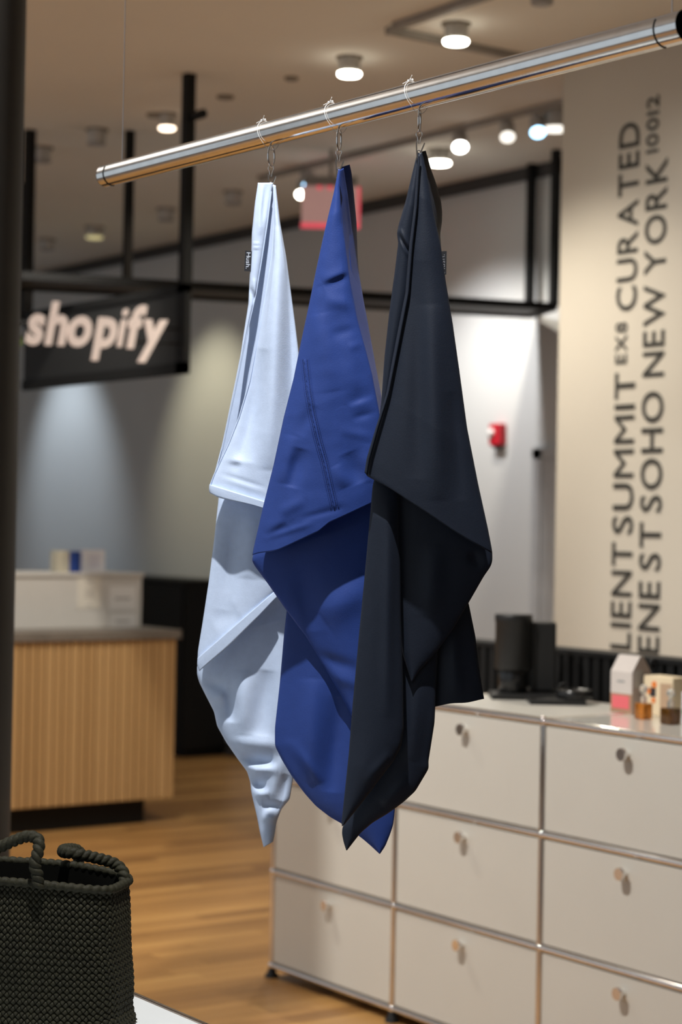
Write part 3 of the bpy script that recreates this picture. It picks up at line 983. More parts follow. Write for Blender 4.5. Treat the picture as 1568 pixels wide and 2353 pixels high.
BA = math.radians(-13)
bw = rgt * math.cos(BA) + fwd * math.sin(BA)
bd = -rgt * math.sin(BA) + fwd * math.cos(BA)
BC = cw(-0.614, 3.52, TBZ + 0.003)
BHW, BHD, BHT = 0.240, 0.102, 0.274


def bag_pt(p, h):
    """p in 0..1 round the rim, h in 0..1 up the side"""
    a = 2 * PI * p
    c, s_ = math.cos(a), math.sin(a)
    n = 3.6
    cx = math.copysign(abs(c) ** (2 / n), c)
    sy = math.copysign(abs(s_) ** (2 / n), s_)
    fl = 1.0 + 0.03 * math.sin(PI * min(1, h * 1.05)) + 0.05 * max(0, 0.12 - h) / 0.12 - 0.03 * h
    sag = 0.010 * noise.noise(Vector((p * 9, h * 2, 3)))
    top = (-0.006 - 0.014 * max(0.0, math.cos(2 * PI * p)) ** 2) * h
    return BC + bw * (cx * BHW * fl + sag) + bd * (sy * BHD * fl + sag) + Z * (h * BHT + top)


bag = thing('woven_bag', tuple(BC), 'dark olive hand-woven strap bag with two braided handles on white table', 'bag')
# equal-arc table round the rim
NP = 720
pts = [bag_pt(i / NP, 0.5) for i in range(NP + 1)]
arc = [0.0]
for i in range(NP):
    arc.append(arc[-1] + (pts[i + 1] - pts[i]).length)
PER = arc[-1]


def p_of(sv):
    sv = sv % PER
    lo, hi = 0, NP
    while hi - lo > 1:
        m_ = (lo + hi) // 2
        if arc[m_] <= sv:
            lo = m_
        else:
            hi = m_
    return (lo + (sv - arc[lo]) / max(1e-9, arc[hi] - arc[lo])) / NP


shell = MB()
n1, n2 = 160, 24
vv = [bag_pt(i / n1, j / n2) for j in range(n2 + 1) for i in range(n1)]
cen = BC + Z * BHT * 0.5


def inset(p, d):
    q = Vector((p.x - BC.x, p.y - BC.y, 0))
    return p - q.normalized() * d


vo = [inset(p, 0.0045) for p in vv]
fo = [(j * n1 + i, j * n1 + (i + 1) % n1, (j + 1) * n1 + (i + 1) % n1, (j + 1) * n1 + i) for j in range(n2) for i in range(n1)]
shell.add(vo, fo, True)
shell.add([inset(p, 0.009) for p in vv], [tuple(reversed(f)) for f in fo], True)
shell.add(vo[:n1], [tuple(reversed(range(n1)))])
shell.build('lining', 'bag_in_shade', bag)
# woven cells: diamonds in a diagonal lattice, alternate ones tilted over/under
weave = MB()
a_ = PER / 96
rows_ = int(BHT / (a_ / 2))
for j in range(rows_ + 1):
    for i in range(96):
        s0 = (i + (0.5 if j % 2 else 0.0)) * a_
        h0 = (j + 0.2) * (a_ / 2) / BHT
        crn = []
        for (ds, dh) in ((0.5, 0), (0, 0.5), (-0.5, 0), (0, -0.5)):
            hh_ = min(1.0, max(0.0, h0 + dh * a_ / BHT))
            crn.append((s0 + ds * a_, hh_))
        base = [inset(bag_pt(p_of(s_), h_), 0.0040) for s_, h_ in crn]
        c0 = sum(base, Vector()) / 4
        nrm = (base[1] - base[3]).cross(base[2] - base[0])
        out = Vector((c0.x - BC.x, c0.y - BC.y, 0)).normalized()
        if nrm.length < 1e-9:
            continue
        nrm.normalize()
        if nrm.dot(out) < 0:
            nrm = -nrm
        over = (j % 2 == 0)
        lift = [0.0010, 0.0022, 0.0010, 0.0022]
        tl = (0.0026, 0.0008, 0.0018, 0.0036) if over else (0.0008, 0.0036, 0.0030, 0.0012)
        inner = [c0 + (b_ - c0) * 0.74 + nrm * (0.0022 + tl[q]) for q, b_ in enumerate(base)]
        top_ = c0 + nrm * 0.0056
        weave.add(base + inner + [top_], [(0, 1, 5, 4), (1, 2, 6, 5), (2, 3, 7, 6), (3, 0, 4, 7), (4, 5, 8), (5, 6, 8), (6, 7, 8), (7, 4, 8)], True)
wv = weave.build('woven_straps', 'bag', bag)
wv['kind'] = 'stuff'
rim = [bag_pt(p_of(PER * i / 480), 1.0) + Z * 0.002 for i in range(480)]
MB().sweep(rim, 0.0078, 12, closed=True, rfun=lambda s_, th, u: 0.66 + 0.46 * abs(math.sin(s_ * PI / 0.0155 + th * 0.5)) ** 0.7).build('rolled_rim', 'bag', bag)


def spline(cp, n=16):
    out = []
    P = [2 * cp[0] - cp[1]] + cp + [2 * cp[-1] - cp[-2]]
    for i in range(1, len(P) - 2):
        for k_ in range(n):
            t = k_ / n
            out.append(0.5 * ((2 * P[i]) + (P[i + 1] - P[i - 1]) * t + (2 * P[i - 1] - 5 * P[i] + 4 * P[i + 1] - P[i + 2]) * t * t + (3 * P[i] - P[i - 1] - 3 * P[i + 1] + P[i + 2]) * t ** 3))
    out.append(P[-2])
    return out


def braid(s_, th, u):
    c = math.sin((s_ / 0.0125 + (th % PI) / PI * 1.0) * PI)
    return (0.74 + 0.34 * abs(c) ** 0.55) * (0.90 + 0.10 * abs(math.sin(th)) ** 0.5)


h1 = spline([at(88, 2040, 3.385), at(86, 2012, 3.385), at(80, 1985, 3.385), at(89, 1950, 3.39), at(86, 1928, 3.40), at(62, 1922, 3.41), at(25, 1935, 3.42), at(-20, 1955, 3.43),
             at(-80, 1975, 3.43), at(-130, 1990, 3.42), at(-150, 2030, 3.42)], 40)
MB().sweep(h1, 0.0104, 24, rfun=braid).build('handle', 'bag', bag)
h2 = spline([at(286, 2034, 3.50), at(284, 2006, 3.51), at(262, 1984, 3.52), at(215, 1970, 3.51), at(170, 1961, 3.50), at(147, 1958, 3.52), at(146, 1953, 3.56), at(165, 1951, 3.60),
             at(182, 1958, 3.63), at(178, 1985, 3.64), at(150, 2020, 3.63)], 40)
MB().sweep(h2, 0.0104, 24, rfun=braid).build('handle', 'bag', bag)

# ------------------------------------------------------------------ steel rail on wires
RZ = 2.465
RA, RB = Vector((2.114, 2.088, RZ)), Vector((2.045, 3.818, RZ))      # near end, far end
RD = (RB - RA).normalized()
RN = Vector((RD.y, -RD.x, 0))                                        # across the rail, away from the street
rail = thing('hanging_rail', tuple((RA + RB) / 2), 'polished steel tube rail hung on two thin wires', 'rail')
RR = 0.025
MB().cyl(RA, RB, RR, n=64, caps=(False, False)).build('tube', 'steel', rail)
MB().cyl(RB, RB + RD * 0.004, RR, RR * 0.94, n=64, caps=(False, True)).build('end_cap', 'steel', rail)
MB().cyl(RA + RD * 0.001, RA + RD * 0.05, RR * 0.93, n=48, caps=(False, True)).cyl(RA, RA + RD * 0.0005, RR, RR * 0.93, n=48, caps=(False, False)).build('open_end', 'dark_inside', rail)
for c_ in (RA + RD * 0.045, RB - RD * 0.03):
    pts_ = [c_ + RN * ((RR + 0.0004) * math.cos(a)) + Z * ((RR + 0.0004) * math.sin(a)) for a in [PI * (0.80 + 0.75 * i / 24) for i in range(25)]]
    MB().sweep(pts_, 0.0013, 6).build('slot_seam', 'dark_inside', rail)
for c_ in (RA + RD * 0.03, RB - RD * 0.07):
    MB().cyl(c_ + Z * (RR - 0.001), (c_.x, c_.y, BAY), 0.0011, n=8).build('wire', 'wire', rail)


def rail_at(px):
    """point of the rail axis seen at pixel column px"""
    lo, hi = 0.0, 1.0
    inv = CM.inverted()
    for _ in range(40):
        m_ = (lo + hi) / 2
        q = inv @ (RA.lerp(RB, m_) - Z * RR)
        if W / 2 - F * q.x / q.z > px:
            lo = m_
        else:
            hi = m_
    return RA.lerp(RB, lo)


# ------------------------------------------------------------------ hanging cloth
def resample(poly, n):
    P = [Vector(p) for p in poly]
    d = [0.0]
    for i in range(len(P) - 1):
        d.append(d[-1] + (P[i + 1] - P[i]).length)
    out = []
    k_ = 0
    for i in range(n):
        t = d[-1] * i / (n - 1)
        while k_ < len(P) - 2 and d[k_ + 1] < t:
            k_ += 1
        u = 0 if d[k_ + 1] == d[k_] else (t - d[k_]) / (d[k_ + 1] - d[k_])
        out.append(P[k_].lerp(P[k_ + 1], min(1, max(0, u))))
    # light smoothing so that edges curve instead of kinking
    for _ in range(2):
        out = [out[0]] + [(out[i - 1] + out[i] * 2 + out[i + 1]) / 4 for i in range(1, n - 1)] + [out[-1]]
    return out


def interp(tab, t):
    for i in range(len(tab) - 1):
        if tab[i][0] <= t <= tab[i + 1][0]:
            u = (t - tab[i][0]) / (tab[i + 1][0] - tab[i][0])
            u = u * u * (3 - 2 * u)
            return tab[i][1] * (1 - u) + tab[i + 1][1] * u
    return tab[-1][1]


def seg_d(px, py, r):
    x0_, y0_, x1_, y1_ = r[:4]
    dx, dy = x1_ - x0_, y1_ - y0_
    L2 = dx * dx + dy * dy
    t = max(0.0, min(1.0, ((px - x0_) * dx + (py - y0_) * dy) / L2))
    ex_, ey_ = px - (x0_ + t * dx), py - (y0_ + t * dy)
    dd = math.hypot(ex_, ey_)
    side = 1 if (dx * (py - y0_) - dy * (px - x0_)) > 0 else -1
    fade = 0.08 + 0.92 * math.sin(PI * t) ** 0.7
    return dd, side, fade


def panel(name, root, L, R, z0, material, bulge=0.010, back=0.004, ridges=(), hem=None, wr=0.0, tiltx=0.0, tilty=0.0, prof=0.6,
          step=4.5, seed=0, taper_top=True, wf_=0.0, twist=0.0):
    lenL = sum((Vector(L[i + 1]) - Vector(L[i])).length for i in range(len(L) - 1))
    lenR = sum((Vector(R[i + 1]) - Vector(R[i])).length for i in range(len(R) - 1))
    n = max(8, int(max(lenL, lenR) / step))
    l, r = resample(L, n), resample(R, n)
    wmax = max((l[i] - r[i]).length for i in range(n))
    m = max(6, min(90, int(wmax / step)))
    front, backv = [], []
    cx = sum(p.x for p in l + r) / (2 * n)
    cy = sum(p.y for p in l + r) / (2 * n)
    for i in range(n):
        s = i / (n - 1)
        top = min(1.0, 0.25 + s * 6) if taper_top else 1.0
        wd = (l[i] - r[i]).length / wmax
        for j in range(m + 1):
            t = j / m
            p = l[i].lerp(r[i], t)
            if hem:
                p = p + Vector((0, interp(hem, t))) * (s ** 5)
            e_ = max(0.0, math.sin(PI * t)) ** prof
            d = z0 + tiltx * (p.x - cx) / 1000 + tilty * (p.y - cy) / 1000 - bulge * e_ * top * min(1, 0.3 + wd)
            d += twist * t * min(1.0, 0.15 + 2.5 * s)
            em = min(1.0, 5 * min(t, 1 - t) + 0.12)
            for q in ridges:
                dd, side, fade = seg_d(p.x, p.y, q)
                w_, amp = q[4], q[5]
                if len(q) > 6:          # sharp step crease: high on one side, sinking on the other
                    d -= amp * fade * em * math.exp(-(dd / (3.2 * w_)) ** 2) * math.tanh(side * dd / w_)
                else:
                    d -= amp * fade * em * math.exp(-(dd / w_) ** 2)
            if wr:
                nv = noise.noise(Vector((p.x / 60.0, p.y / 170.0, seed))) + wf_ * noise.noise(Vector((p.x / 60.0 + 9, p.y / 30.0, seed + 4)))
                d -= wr * em * nv
            front.append(at(p.x, p.y, d))
            bd_ = z0 + twist * t * min(1.0, 0.15 + 2.5 * s) + tiltx * (p.x - cx) / 1000 + tilty * (p.y - cy) / 1000 + 0.0016 + back * e_ * top
            backv.append(at(p.x, p.y, max(bd_, d + 0.0014)))
    mb = MB()
    N_ = (m + 1)
    off = n * N_
    fs = []
    for i in range(n - 1):
        for j in range(m):
            a = i * N_ + j
            fs.append((a, a + N_, a + N_ + 1, a + 1))
            fs.append((off + a, off + a + 1, off + a + N_ + 1, off + a + N_))
        a, b = i * N_, i * N_ + m
        fs.append((a, off + a, off + a + N_, a + N_))
        fs.append((b, b + N_, off + b + N_, off + b))
    for j in range(m):
        fs.append((j, j + 1, off + j + 1, off + j))
        a = (n - 1) * N_ + j
        fs.append((a, off + a, off + a + 1, a + 1))
    mb.add(front + backv, fs, True)
    return mb.build(name, material, root)


def strip(name, root, pts_, width_px, z_of, material, rad=0.0012, n=6):
    P = resample(pts_, max(10, int(len(pts_) * 14)))
    return MB().sweep([at(p.x, p.y, z_of(p)) for p in P], rad, n).build(name, material, root)


def fabric_tag(root, quad, z, material_text, text, up):
    """small folded tag; quad = pixel corners tl,tr,br,bl ; up=+1 text reads downwards, -1 upwards"""
    P = [at(p[0], p[1], z) for p in quad]
    nrm = (P[1] - P[0]).cross(P[3] - P[0]).normalized()
    if nrm.dot(CP - P[0]) < 0:
        nrm = -nrm
    mb = MB()
    B = [p - nrm * 0.0012 for p in P]
    mb.add(P + B, [(3, 2, 1, 0), (4, 5, 6, 7), (0, 1, 5, 4), (1, 2, 6, 5), (2, 3, 7, 6), (3, 0, 4, 7)])
    tg = mb.build('brand_tag', 'tag_black', root)
    tg['label'] = 'small black fabric tag with white word'
    if up > 0:
        U = (P[3] - P[0]).normalized(); V = (P[1] - P[0]).normalized()
        org = P[0] + U * ((P[3] - P[0]).length * 0.08) + V * ((P[1] - P[0]).length * 0.22)
    else:
        U = (P[0] - P[3]).normalized(); V = (P[0] - P[1]).normalized()
        org = P[2] + U * ((P[3] - P[0]).length * 0.06) + V * ((P[1] - P[0]).length * 0.16)
    put_word(text, tg, material_text, org + nrm * 0.0001, U, V, nrm, (P[3] - P[0]).length * 0.80, (P[1] - P[0]).length * 0.62, 0.0004, gap=0.10)
    return tg


# --- pale blue
zl = 3.785
g1 = thing('hanging_cloth', tuple(at(625, 415, zl)), 'pale blue satin cloth clipped at the far left of the rail', 'cloth', 'satin cloths clipped to the steel rail')
panel('back_layer', g1, [(618, 424), (606, 520), (596, 600), (580, 690), (560, 780), (540, 880), (515, 1000), (500, 1070), (492, 1100)],
      [(634, 424), (642, 520), (655, 600), (664, 680), (674, 780), (684, 880), (690, 1000), (690, 1070), (690, 1110)], zl + 0.038, 'sky_linen', 0.002, 0.008, tilty=0.06)
panel('edge_fold', g1, [(593, 420), (586, 468), (579, 536), (578, 577), (574, 638), (571, 699), (559, 774), (549, 842), (535, 910), (513, 1012), (494, 1083), (482, 1127)],
      [(628, 420), (624, 440), (615, 512), (603, 590), (588, 679), (569, 760), (549, 859), (525, 971), (511, 1036), (498, 1086), (489, 1128)], zl + 0.004, 'sky_linen', 0.008, 0.006,
      ridges=[(604, 425, 596, 540, 5, 0.004), (612, 425, 600, 520, 5, -0.004), (578, 560, 598, 560, 2.5, 0.002), (578, 569, 598, 569, 2.5, 0.002), (576, 660, 586, 700, 5, -0.004), (584, 640, 590, 690, 5, 0.003)], step=3.5)
panel('front_panel', g1, [(627, 424), (630, 512), (625, 590), (610, 682), (593, 774), (574, 876), (549, 961), (525, 1022), (510, 1053), (491, 1094), (481, 1124)],
      [(634, 426), (644, 512), (658, 590), (668, 665), (678, 740), (686, 805), (694, 900), (700, 1000), (704, 1100), (706, 1190)], zl - 0.018, 'sky_linen', 0.022, 0.004,
      ridges=[(642, 520, 618, 1080, 24, 0.017), (590, 800, 556, 1060, 26, -0.016), (668, 620, 676, 1100, 18, -0.011), (520, 1062, 556, 1066, 5, -0.003, 1),
              (500, 1086, 610, 1120, 4, -0.0016), (505, 1098, 615, 1134, 5, 0.0012)],
      hem=[(0, 0), (0.12, 2), (0.55, -2), (1, 0)], wr=0.0012, seed=1)
panel('hem_band', g1, [(482, 1113), (480, 1124), (482, 1133)], [(706, 1182), (706, 1192), (706, 1202)], zl - 0.021, 'sky_linen', 0.026, 0.002, hem=[(0, 0), (0.1, 4), (0.5, -4), (1, 0)], step=3, taper_top=False)
panel('middle_layer', g1, [(503, 1100), (503, 1141), (492, 1242), (479, 1343), (466, 1429), (455, 1496), (454, 1522)],
      [(706, 1100), (712, 1180), (705, 1250), (690, 1300), (660, 1335), (634, 1362)], zl + 0.030, 'sky_linen', 0.016, 0.006,
      ridges=[(545, 1200, 515, 1400, 26, -0.006), (585, 1180, 570, 1330, 26, 0.007), (490, 1430, 545, 1400, 26, -0.004)], wr=0.001, seed=2)
panel('hem_band', g1, [(454, 1512), (453, 1528), (458, 1543)], [(632, 1358), (636, 1364), (638, 1370)], zl + 0.023, 'sky_linen', 0.013, 0.002, hem=[(0, 0), (0.4, 7), (0.7, 5), (1, 0)], step=3, taper_top=False)
panel('lower_layer', g1, [(520, 1400), (475, 1490), (453, 1530), (453, 1550), (458, 1568), (471, 1594), (492, 1635), (499, 1668), (520, 1706), (545, 1742), (568, 1773), (575, 1796), (578, 1822), (591, 1878), (598, 1915), (606, 1947)],
      [(705, 1330), (712, 1420), (706, 1500), (700, 1580), (694, 1660), (688, 1730), (674, 1790), (666, 1837), (647, 1859), (636, 1889), (632, 1915), (628, 1934)], zl + 0.085, 'sky_linen', 0.028, 0.010,
      ridges=[(466, 1572, 520, 1580, 14, -0.010), (474, 1606, 520, 1600, 12, 0.008), (528, 1575, 530, 1660, 14, -0.010), (560, 1540, 562, 1690, 24, 0.010), (612, 1540, 594, 1690, 24, -0.009), (650, 1450, 648, 1700, 22, 0.006),
              (530, 1706, 650, 1712, 18, 0.008), (545, 1744, 630, 1750, 12, -0.012), (556, 1770, 640, 1768, 12, 0.009), (574, 1800, 612, 1806, 11, -0.011), (582, 1826, 620, 1824, 10, 0.007), (646, 1740, 624, 1830, 14, 0.005), (660, 1780, 645, 1840, 12, -0.006),
              (602, 1850, 650, 1852, 11, -0.008), (600, 1880, 640, 1878, 12, 0.006)], wr=0.001, seed=3, step=3.6)
strip('edge_piping', g1, [(629, 440), (630, 512), (625, 590), (610, 682), (593, 774), (574, 876), (549, 961), (525, 1022), (510, 1053), (491, 1094), (482, 1118)], 2, lambda p: zl - 0.0195, 'sky_linen', 0.0013)
strip('edge_piping', g1, [(624, 440), (615, 512), (603, 590), (588, 679), (569, 760), (549, 859), (525, 971), (511, 1036)], 2, lambda p: zl + 0.003, 'sky_linen', 0.0013)
fabric_tag(g1, [(564, 576), (579, 577), (577, 624), (561.5, 622.5)], zl + 0.001, 'tag_text', 'Hush.', 1)

# --- royal blue
zb_ = 3.60
g2 = thing('hanging_cloth', tuple(at(782, 382, zb_)), 'royal blue satin cloth with stitched seam clipped mid rail', 'cloth', 'satin cloths clipped to the steel rail')
panel('back_layer', g2, [(784, 384), (787, 430), (792, 513), (800, 570), (808, 640), (820, 720), (840, 800)], [(804, 378), (808, 395), (813, 440), (820, 513), (822, 586), (825, 626), (836, 690), (848, 760), (858, 820)], zb_ + 0.030, 'royal_linen', 0.003, 0.010, twist=0.07)
panel('inner_fold', g2, [(779, 392), (780, 440), (785, 513), (798, 624), (820, 742), (850, 857), (868, 951), (874, 1040)],
      [(790, 386), (800, 450), (808, 520), (815, 580), (824, 628), (845, 737), (862, 830), (877, 911), (886, 990), (890, 1060)], zb_ - 0.002, 'royal_linen', 0.002, 0.006, twist=0.10, ridges=[(790, 400, 812, 620, 3, -0.004), (796, 400, 816, 600, 3, 0.003)], step=3.5)
panel('front_panel', g2, [(778, 388), (767, 444), (744, 540), (725, 628), (711, 697), (692, 785), (675, 869), (652, 960), (629, 1068), (606, 1159), (583, 1259), (580, 1276)],
      [(783, 390), (781, 430), (786, 513), (794, 560), (802, 624), (812, 690), (824, 742), (840, 800), (855, 857), (873, 951), (882, 1040), (880, 1110), (872, 1148)], zb_ - 0.016, 'royal_linen', 0.024, 0.004,
      ridges=[(742, 652, 812, 624, 6, -0.0035, 1), (745, 690, 815, 700, 16, 0.003), (760, 770, 830, 752, 12, -0.002), (735, 720, 765, 900, 26, 0.005), (800, 800, 860, 780, 10, 0.002),
              (665, 1000, 645, 1110, 24, 0.006), (690, 1030, 668, 1120, 18, -0.007), (720, 930, 690, 1000, 16, -0.003),
              (800, 932, 872, 908, 7, 0.0026, 1), (810, 962, 876, 944, 8, -0.0018), (780, 990, 860, 1004, 12, 0.002), (800, 1040, 830, 1110, 20, -0.005), (770, 1070, 795, 1120, 16, 0.003), (850, 1020, 850, 1110, 16, 0.003),
              (608, 1228, 660, 1200, 8, -0.003, 1), (600, 1240, 720, 1202, 7, 0.002), (640, 1180, 700, 1150, 14, 0.003), (690, 1192, 790, 1166, 8, -0.002)],
      hem=[(0, 0), (0.22, 14), (0.5, 12), (0.62, 2), (1, 0)], wr=0.003, seed=5, step=3.6, wf_=0.2)


def front_z(s_):
    return zb_ - 0.016 - 0.0265


seam = [(696, 826), (699, 855), (704, 900), (714, 955), (728, 1015), (741, 1060), (752, 1110), (765, 1168)]


def surf_depth(obj, px, py):
    """distance along the pixel ray to the built panel surface"""
    d = ray(px, py)
    lp = CP - Vector(obj.parent.location)
    hit, loc, nn, idx = obj.ray_cast(lp, d.normalized())
    return (loc - lp).length / d.length if hit else None


fpn = [o for o in g2.children if o.name.startswith('front_panel')][0]
bpy.context.view_layer.update()


def lay(pts_, lift=0.0004, m=60):
    out = []
    last = zb_ - 0.04
    for p in resample(pts_, m):
        d = surf_depth(fpn, p.x, p.y)
        last = d if d else last
        out.append(at(p.x, p.y, last - lift))
    return out


sm = MB()
sm.sweep(lay([(p[0] - 4, p[1]) for p in seam]), 0.0009, 6)
sm.sweep(lay([(p[0] + 14, p[1] - 2) for p in seam]), 0.0011, 6)
sm.sweep(lay([(p[0] + 5, p[1] - 1) for p in seam], 0.0001), 0.0022, 6, rfun=lambda s_, th, u: 0.55 + 0.5 * abs(math.sin(s_ * PI / 0.011)))
so = sm.build('flat_felled_seam', 'royal_linen', g2)
stc = MB()
for dx in (0, 10):
    L_ = lay([(p[0] + dx, p[1]) for p in seam], 0.0012, 130)
    for i in range(0, 128, 2):
        stc.cyl(L_[i], L_[i].lerp(L_[i + 1], 0.8), 0.00055, n=5)
st_o = stc.build('stitching', 'royal_thread', so)
panel('middle_layer', g2, [(600, 1225), (584, 1266), (579, 1288), (586, 1301), (615, 1340), (660, 1405), (705, 1465), (750, 1540), (785, 1600), (812, 1652)],
      [(872, 1110), (890, 1200), (890, 1320), (885, 1430), (880, 1540), (868, 1620), (840, 1690)], zb_ + 0.032, 'royal_linen', 0.020, 0.006,
      ridges=[(740, 1420, 850, 1340, 36, 0.007), (700, 1500, 830, 1540, 14, -0.004), (720, 1540, 840, 1580, 14, 0.003), (690, 1300, 720, 1450, 26, -0.004)], wr=0.0008, seed=6)
panel('lower_layer', g2, [(662, 1380), (659, 1404), (653, 1457), (643, 1573), (632, 1672), (632, 1714), (648, 1746), (669, 1781), (701, 1824), (726, 1852), (758, 1877), (786, 1893), (832, 1926), (853, 1944), (872, 1962)],
      [(930, 1380), (930, 1500), (925, 1640), (918, 1750), (909, 1840), (907, 1870), (904, 1895), (897, 1917), (886, 1944), (874, 1962)], zb_ + 0.058, 'royal_linen', 0.016, 0.010,
      ridges=[(720, 1560, 715, 1800, 26, 0.010), (780, 1600, 760, 1820, 22, -0.009), (660, 1700, 740, 1800, 14, 0.004)], wr=0.0012, seed=7)

# --- charcoal navy
zn = 3.42
g3 = thing('hanging_cloth', tuple(at(966, 345, zn)), 'charcoal navy satin cloth clipped nearest the right on rail', 'cloth', 'satin cloths clipped to the steel rail')
panel('back_layer', g3, [(970, 348), (978, 400), (990, 480), (1000, 560), (1010, 620)], [(979, 346), (990, 386), (1003, 422), (1014, 462), (1017, 490), (1016, 512), (1012, 538), (1014, 567), (1018, 630)], zn + 0.024, 'navy_linen', 0.004, 0.010, twist=0.06)
panel('edge_fold', g3, [(959, 353), (946, 405), (933, 461), (917, 514), (912.5, 536), (915.5, 558), (908, 620), (895, 717), (884, 819), (877, 916), (872, 960), (866, 1010)],
      [(966, 353), (958, 475), (948, 563), (940, 673), (918, 784), (896, 903), (876, 982), (868, 1030)], zn + 0.012, 'navy_linen', 0.010, 0.006,
      ridges=[(916, 520, 945, 575, 3, 0.003), (914, 532, 940, 582, 3, -0.003), (914, 545, 940, 592, 3, 0.002)], step=3.5)
panel('front_panel', g3, [(961, 353), (952, 475), (941, 563), (932, 673), (910, 784), (888, 903), (866, 982), (845, 1053), (840, 1088), (844, 1094)],
      [(970, 350), (981, 395), (999, 497), (1014, 567), (1025, 647), (1041, 744), (1056, 850), (1074, 983), (1100, 1115), (1122, 1215), (1131, 1262), (1132, 1272)], zn - 0.016, 'navy_linen', 0.028, 0.004,
      ridges=[(966, 600, 960, 1100, 22, -0.006), (990, 700, 1010, 1150, 26, 0.008), (1040, 900, 1060, 1150, 20, -0.004)],
      hem=[(0, 0), (0.18, -4), (0.4, -2), (0.75, 3), (1, 0)], wr=0.001, seed=9)
panel('fold_lip', g3, [(962, 356), (954, 475), (943, 563), (935, 673), (913, 784), (890, 903), (864, 982), (843, 1053), (838, 1086)],
      [(966, 356), (960, 475), (950, 563), (941, 673), (920, 784), (896, 903), (871, 985), (851, 1058), (845, 1092)], zn - 0.030, 'navy_linen', 0.004, 0.004, step=4)
panel('strip_layer', g3, [(866, 1085), (857, 1113), (848, 1214), (836, 1348), (825, 1462), (811, 1615), (802, 1730), (792, 1826), (785, 1891), (786, 1899)],
      [(916, 1100), (917, 1153), (920, 1271), (922, 1424), (927, 1577), (928, 1677), (922, 1715), (905, 1749), (867, 1799), (829, 1849), (791, 1896)], zn + 0.002, 'navy_linen', 0.014, 0.004,
      ridges=[(895, 1150, 890, 1650, 14, 0.006), (840, 1800, 900, 1730, 12, 0.003)], wr=0.001, seed=10)
panel('corner_layer', g3, [(890, 1050), (895, 1140), (905, 1260), (912, 1400), (925, 1500), (945, 1566)],
      [(1085, 1090), (1118, 1205), (1132, 1268), (1132, 1290), (1128, 1302), (1112, 1325), (1077, 1386), (1043, 1443), (1005, 1497), (966, 1540), (950, 1566)], zn + 0.030, 'navy_linen', 0.012, 0.005,
      ridges=[(1000, 1250, 990, 1420, 26, 0.006), (1080, 1270, 1110, 1300, 14, -0.005)], wr=0.001, seed=11)
panel('lower_layer', g3, [(910, 1380), (890, 1600), (850, 1780), (805, 1870), (787, 1900), (786, 1916), (790, 1936), (796, 1954)],
      [(1012, 1420), (1006, 1520), (1002, 1600), (999, 1661), (985, 1750), (986, 1766), (955, 1818), (928, 1843), (894, 1868), (856, 1891), (829, 1914), (798, 1954)], zn + 0.050, 'navy_linen', 0.012, 0.006,
      ridges=[(960, 1560, 950, 1750, 20, 0.006), (880, 1850, 940, 1790, 12, 0.004)], wr=0.001, seed=12)
panel('far_layer', g3, [(965, 1370), (972, 1500), (985, 1560), (990, 1626)], [(1072, 1370), (1078, 1388), (1093, 1462), (1102, 1539), (1113, 1606)], zn + 0.075, 'navy_linen', 0.010, 0.006,
      hem=[(0, 0), (0.35, -2), (0.7, 2), (1, 0)], ridges=[(1040, 1420, 1050, 1600, 16, 0.005)], wr=0.001, seed=13)
fabric_tag(g3, [(1010, 578), (1027, 577), (1026, 631), (1011, 632)], zn + 0.012, 'tag_text_dim', 'Hush.', -1)


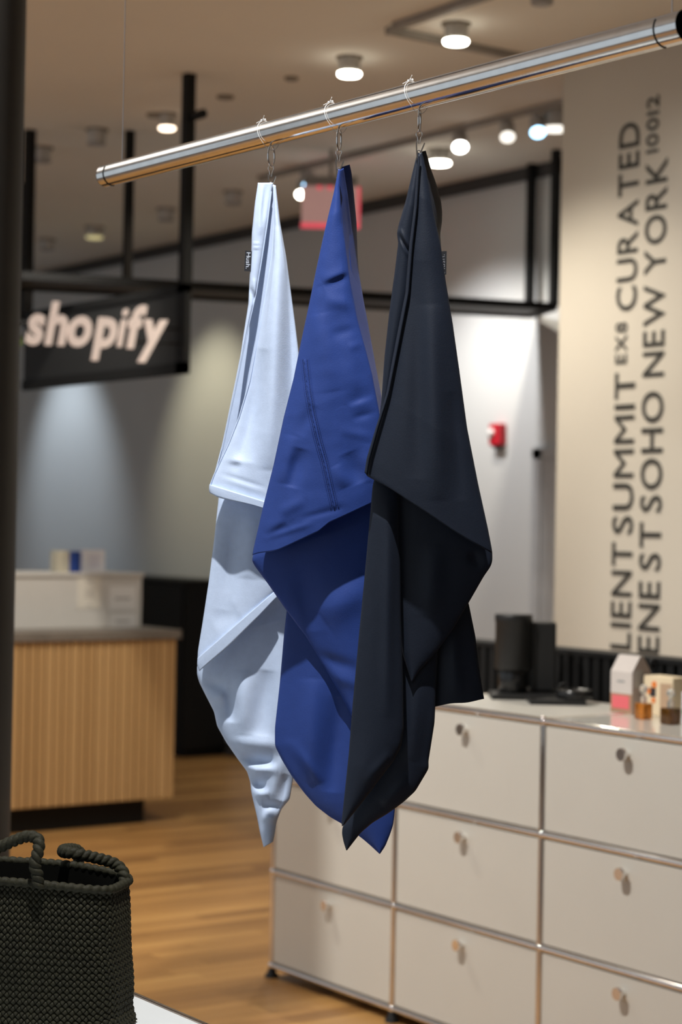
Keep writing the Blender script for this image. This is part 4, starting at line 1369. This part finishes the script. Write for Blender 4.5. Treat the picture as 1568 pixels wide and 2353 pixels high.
# ------------------------------------------------------------------ clips, rings and nylon loops
def clip_set(px_rail, py_rail, px_clip, py_clip, z, ring_twist, label):
    """nylon loop round the rail, oval ring, wire hook, spring clip"""
    o = thing('hanging_clip', tuple(at(px_clip, py_clip, z)), label, 'clip', 'clips on the steel rail')
    c = rail_at(px_rail)
    # nylon loop: a slanting ellipse round the rail, pulled to a point below
    loop = []
    for i in range(41):
        a = -PI / 2 + 2 * PI * i / 40
        rr = RR + 0.0022 + (0.007 * max(0, -math.sin(a)) ** 6)
        loop.append(c + RN * (rr * math.cos(a)) + RD * (0.010 * (1 + math.sin(a))) + Z * (rr * math.sin(a)))
    MB().sweep(loop, 0.00055, 6, closed=False).build('nylon_loop', 'nylon', o)
    kn = c - RN * 0.010 + RD * 0.018 + Z * (RR + 0.0025)
    km = MB()
    for q in range(3):
        km.sphere(kn + Vector((0.001 * q, -0.005 * q + 0.004, 0.0012 * (1 - abs(q - 1)))), 0.0020, 6)
    km.cyl(kn, kn + Vector((-0.004, -0.012, 0.006)), 0.0007, n=6)
    km.cyl(kn, kn + Vector((-0.008, 0.010, -0.006)), 0.0007, n=6)
    km.build('knot', 'nylon', o)
    top = c - Z * (RR + 0.004)
    bot = at(px_clip, py_clip, z)
    dep = fwd
    tot = top.z - bot.z
    # oval ring
    rl = tot * 0.54
    rc = top - Z * (rl / 2 - 0.004)
    ax = (rgt * math.cos(ring_twist) + fwd * math.sin(ring_twist)).normalized()
    ring = [rc + ax * (0.0145 * math.cos(a)) + Z * (rl / 2 * math.sin(a)) for a in [2 * PI * i / 36 for i in range(36)]]
    MB().sweep(ring, 0.0017, 8, closed=True).build('ring', 'chrome', o)
    # wire hook
    hc = rc - Z * (rl / 2)
    hk = [hc + rgt * (0.0055 * math.cos(a)) + Z * (-0.003 + 0.0060 * math.sin(a)) for a in [PI * (-0.30 + 1.6 * i / 22) for i in range(23)]]
    hk = [hc + rgt * 0.0012 - Z * 0.020] + hk + [hc - rgt * 0.0012 - Z * 0.020]
    MB().sweep(hk, 0.00085, 6).build('wire_hook', 'chrome', o)
    # spring clip: two jaws and coil
    b2 = hc - Z * 0.017
    ln = max(0.030, b2.z - bot.z + 0.010)
    jl = MB().obox(b2 - rgt * 0.0042 - Z * ln * 0.5 - fwd * 0.001, (rgt * 0.06 - Z).normalized(), fwd, (rgt + Z * 0.06), ln * 0.52, 0.0050, 0.0011)
    jl.build('clip_jaw', 'chrome', o)
    jr = MB().obox(b2 + rgt * 0.0040 - Z * ln * 0.5 - fwd * 0.001, (rgt * 0.38 + Z).normalized(), fwd, (rgt - Z * 0.38), ln * 0.46, 0.0050, 0.0011)
    jr.build('clip_jaw', 'chrome', o)
    cm = []
    for i in range(60):
        a = i / 59 * 2 * PI * 4
        cm.append(b2 - Z * ln * 0.52 + rgt * (0.0026 * math.cos(a)) + Z * (0.0026 * math.sin(a)) + fwd * (-0.0048 + 0.0096 * i / 59))
    MB().sweep(cm, 0.0006, 6).build('spring', 'chrome', o)
    return o


clip_set(624, 338, 628, 424, 3.770, 1.15, 'steel clip and ring holding the pale blue cloth')
clip_set(780, 294, 782, 388, 3.585, 1.3, 'steel clip and ring holding the royal blue cloth')
clip_set(965, 253, 966, 350, 3.405, 1.4, 'steel clip and ring holding the charcoal navy cloth')

# fixture of the key light over the rail
kf = thing('ceiling_spotlight', (KEY[0], KEY[1], BAY), 'white ceiling spotlight above and in front of the rail', 'spotlight')
dk = (Vector(KEY_T) - Vector(KEY)).normalized()
MB().cyl(Vector(KEY) - dk * 0.02, Vector(KEY) - dk * 0.12, 0.05, 0.046, n=24).build('housing', 'lamp_house', kf)
MB().cyl(Vector(KEY) - dk * 0.08, (KEY[0], KEY[1], BAY), 0.012, n=10).build('stem', 'lamp_house', kf)
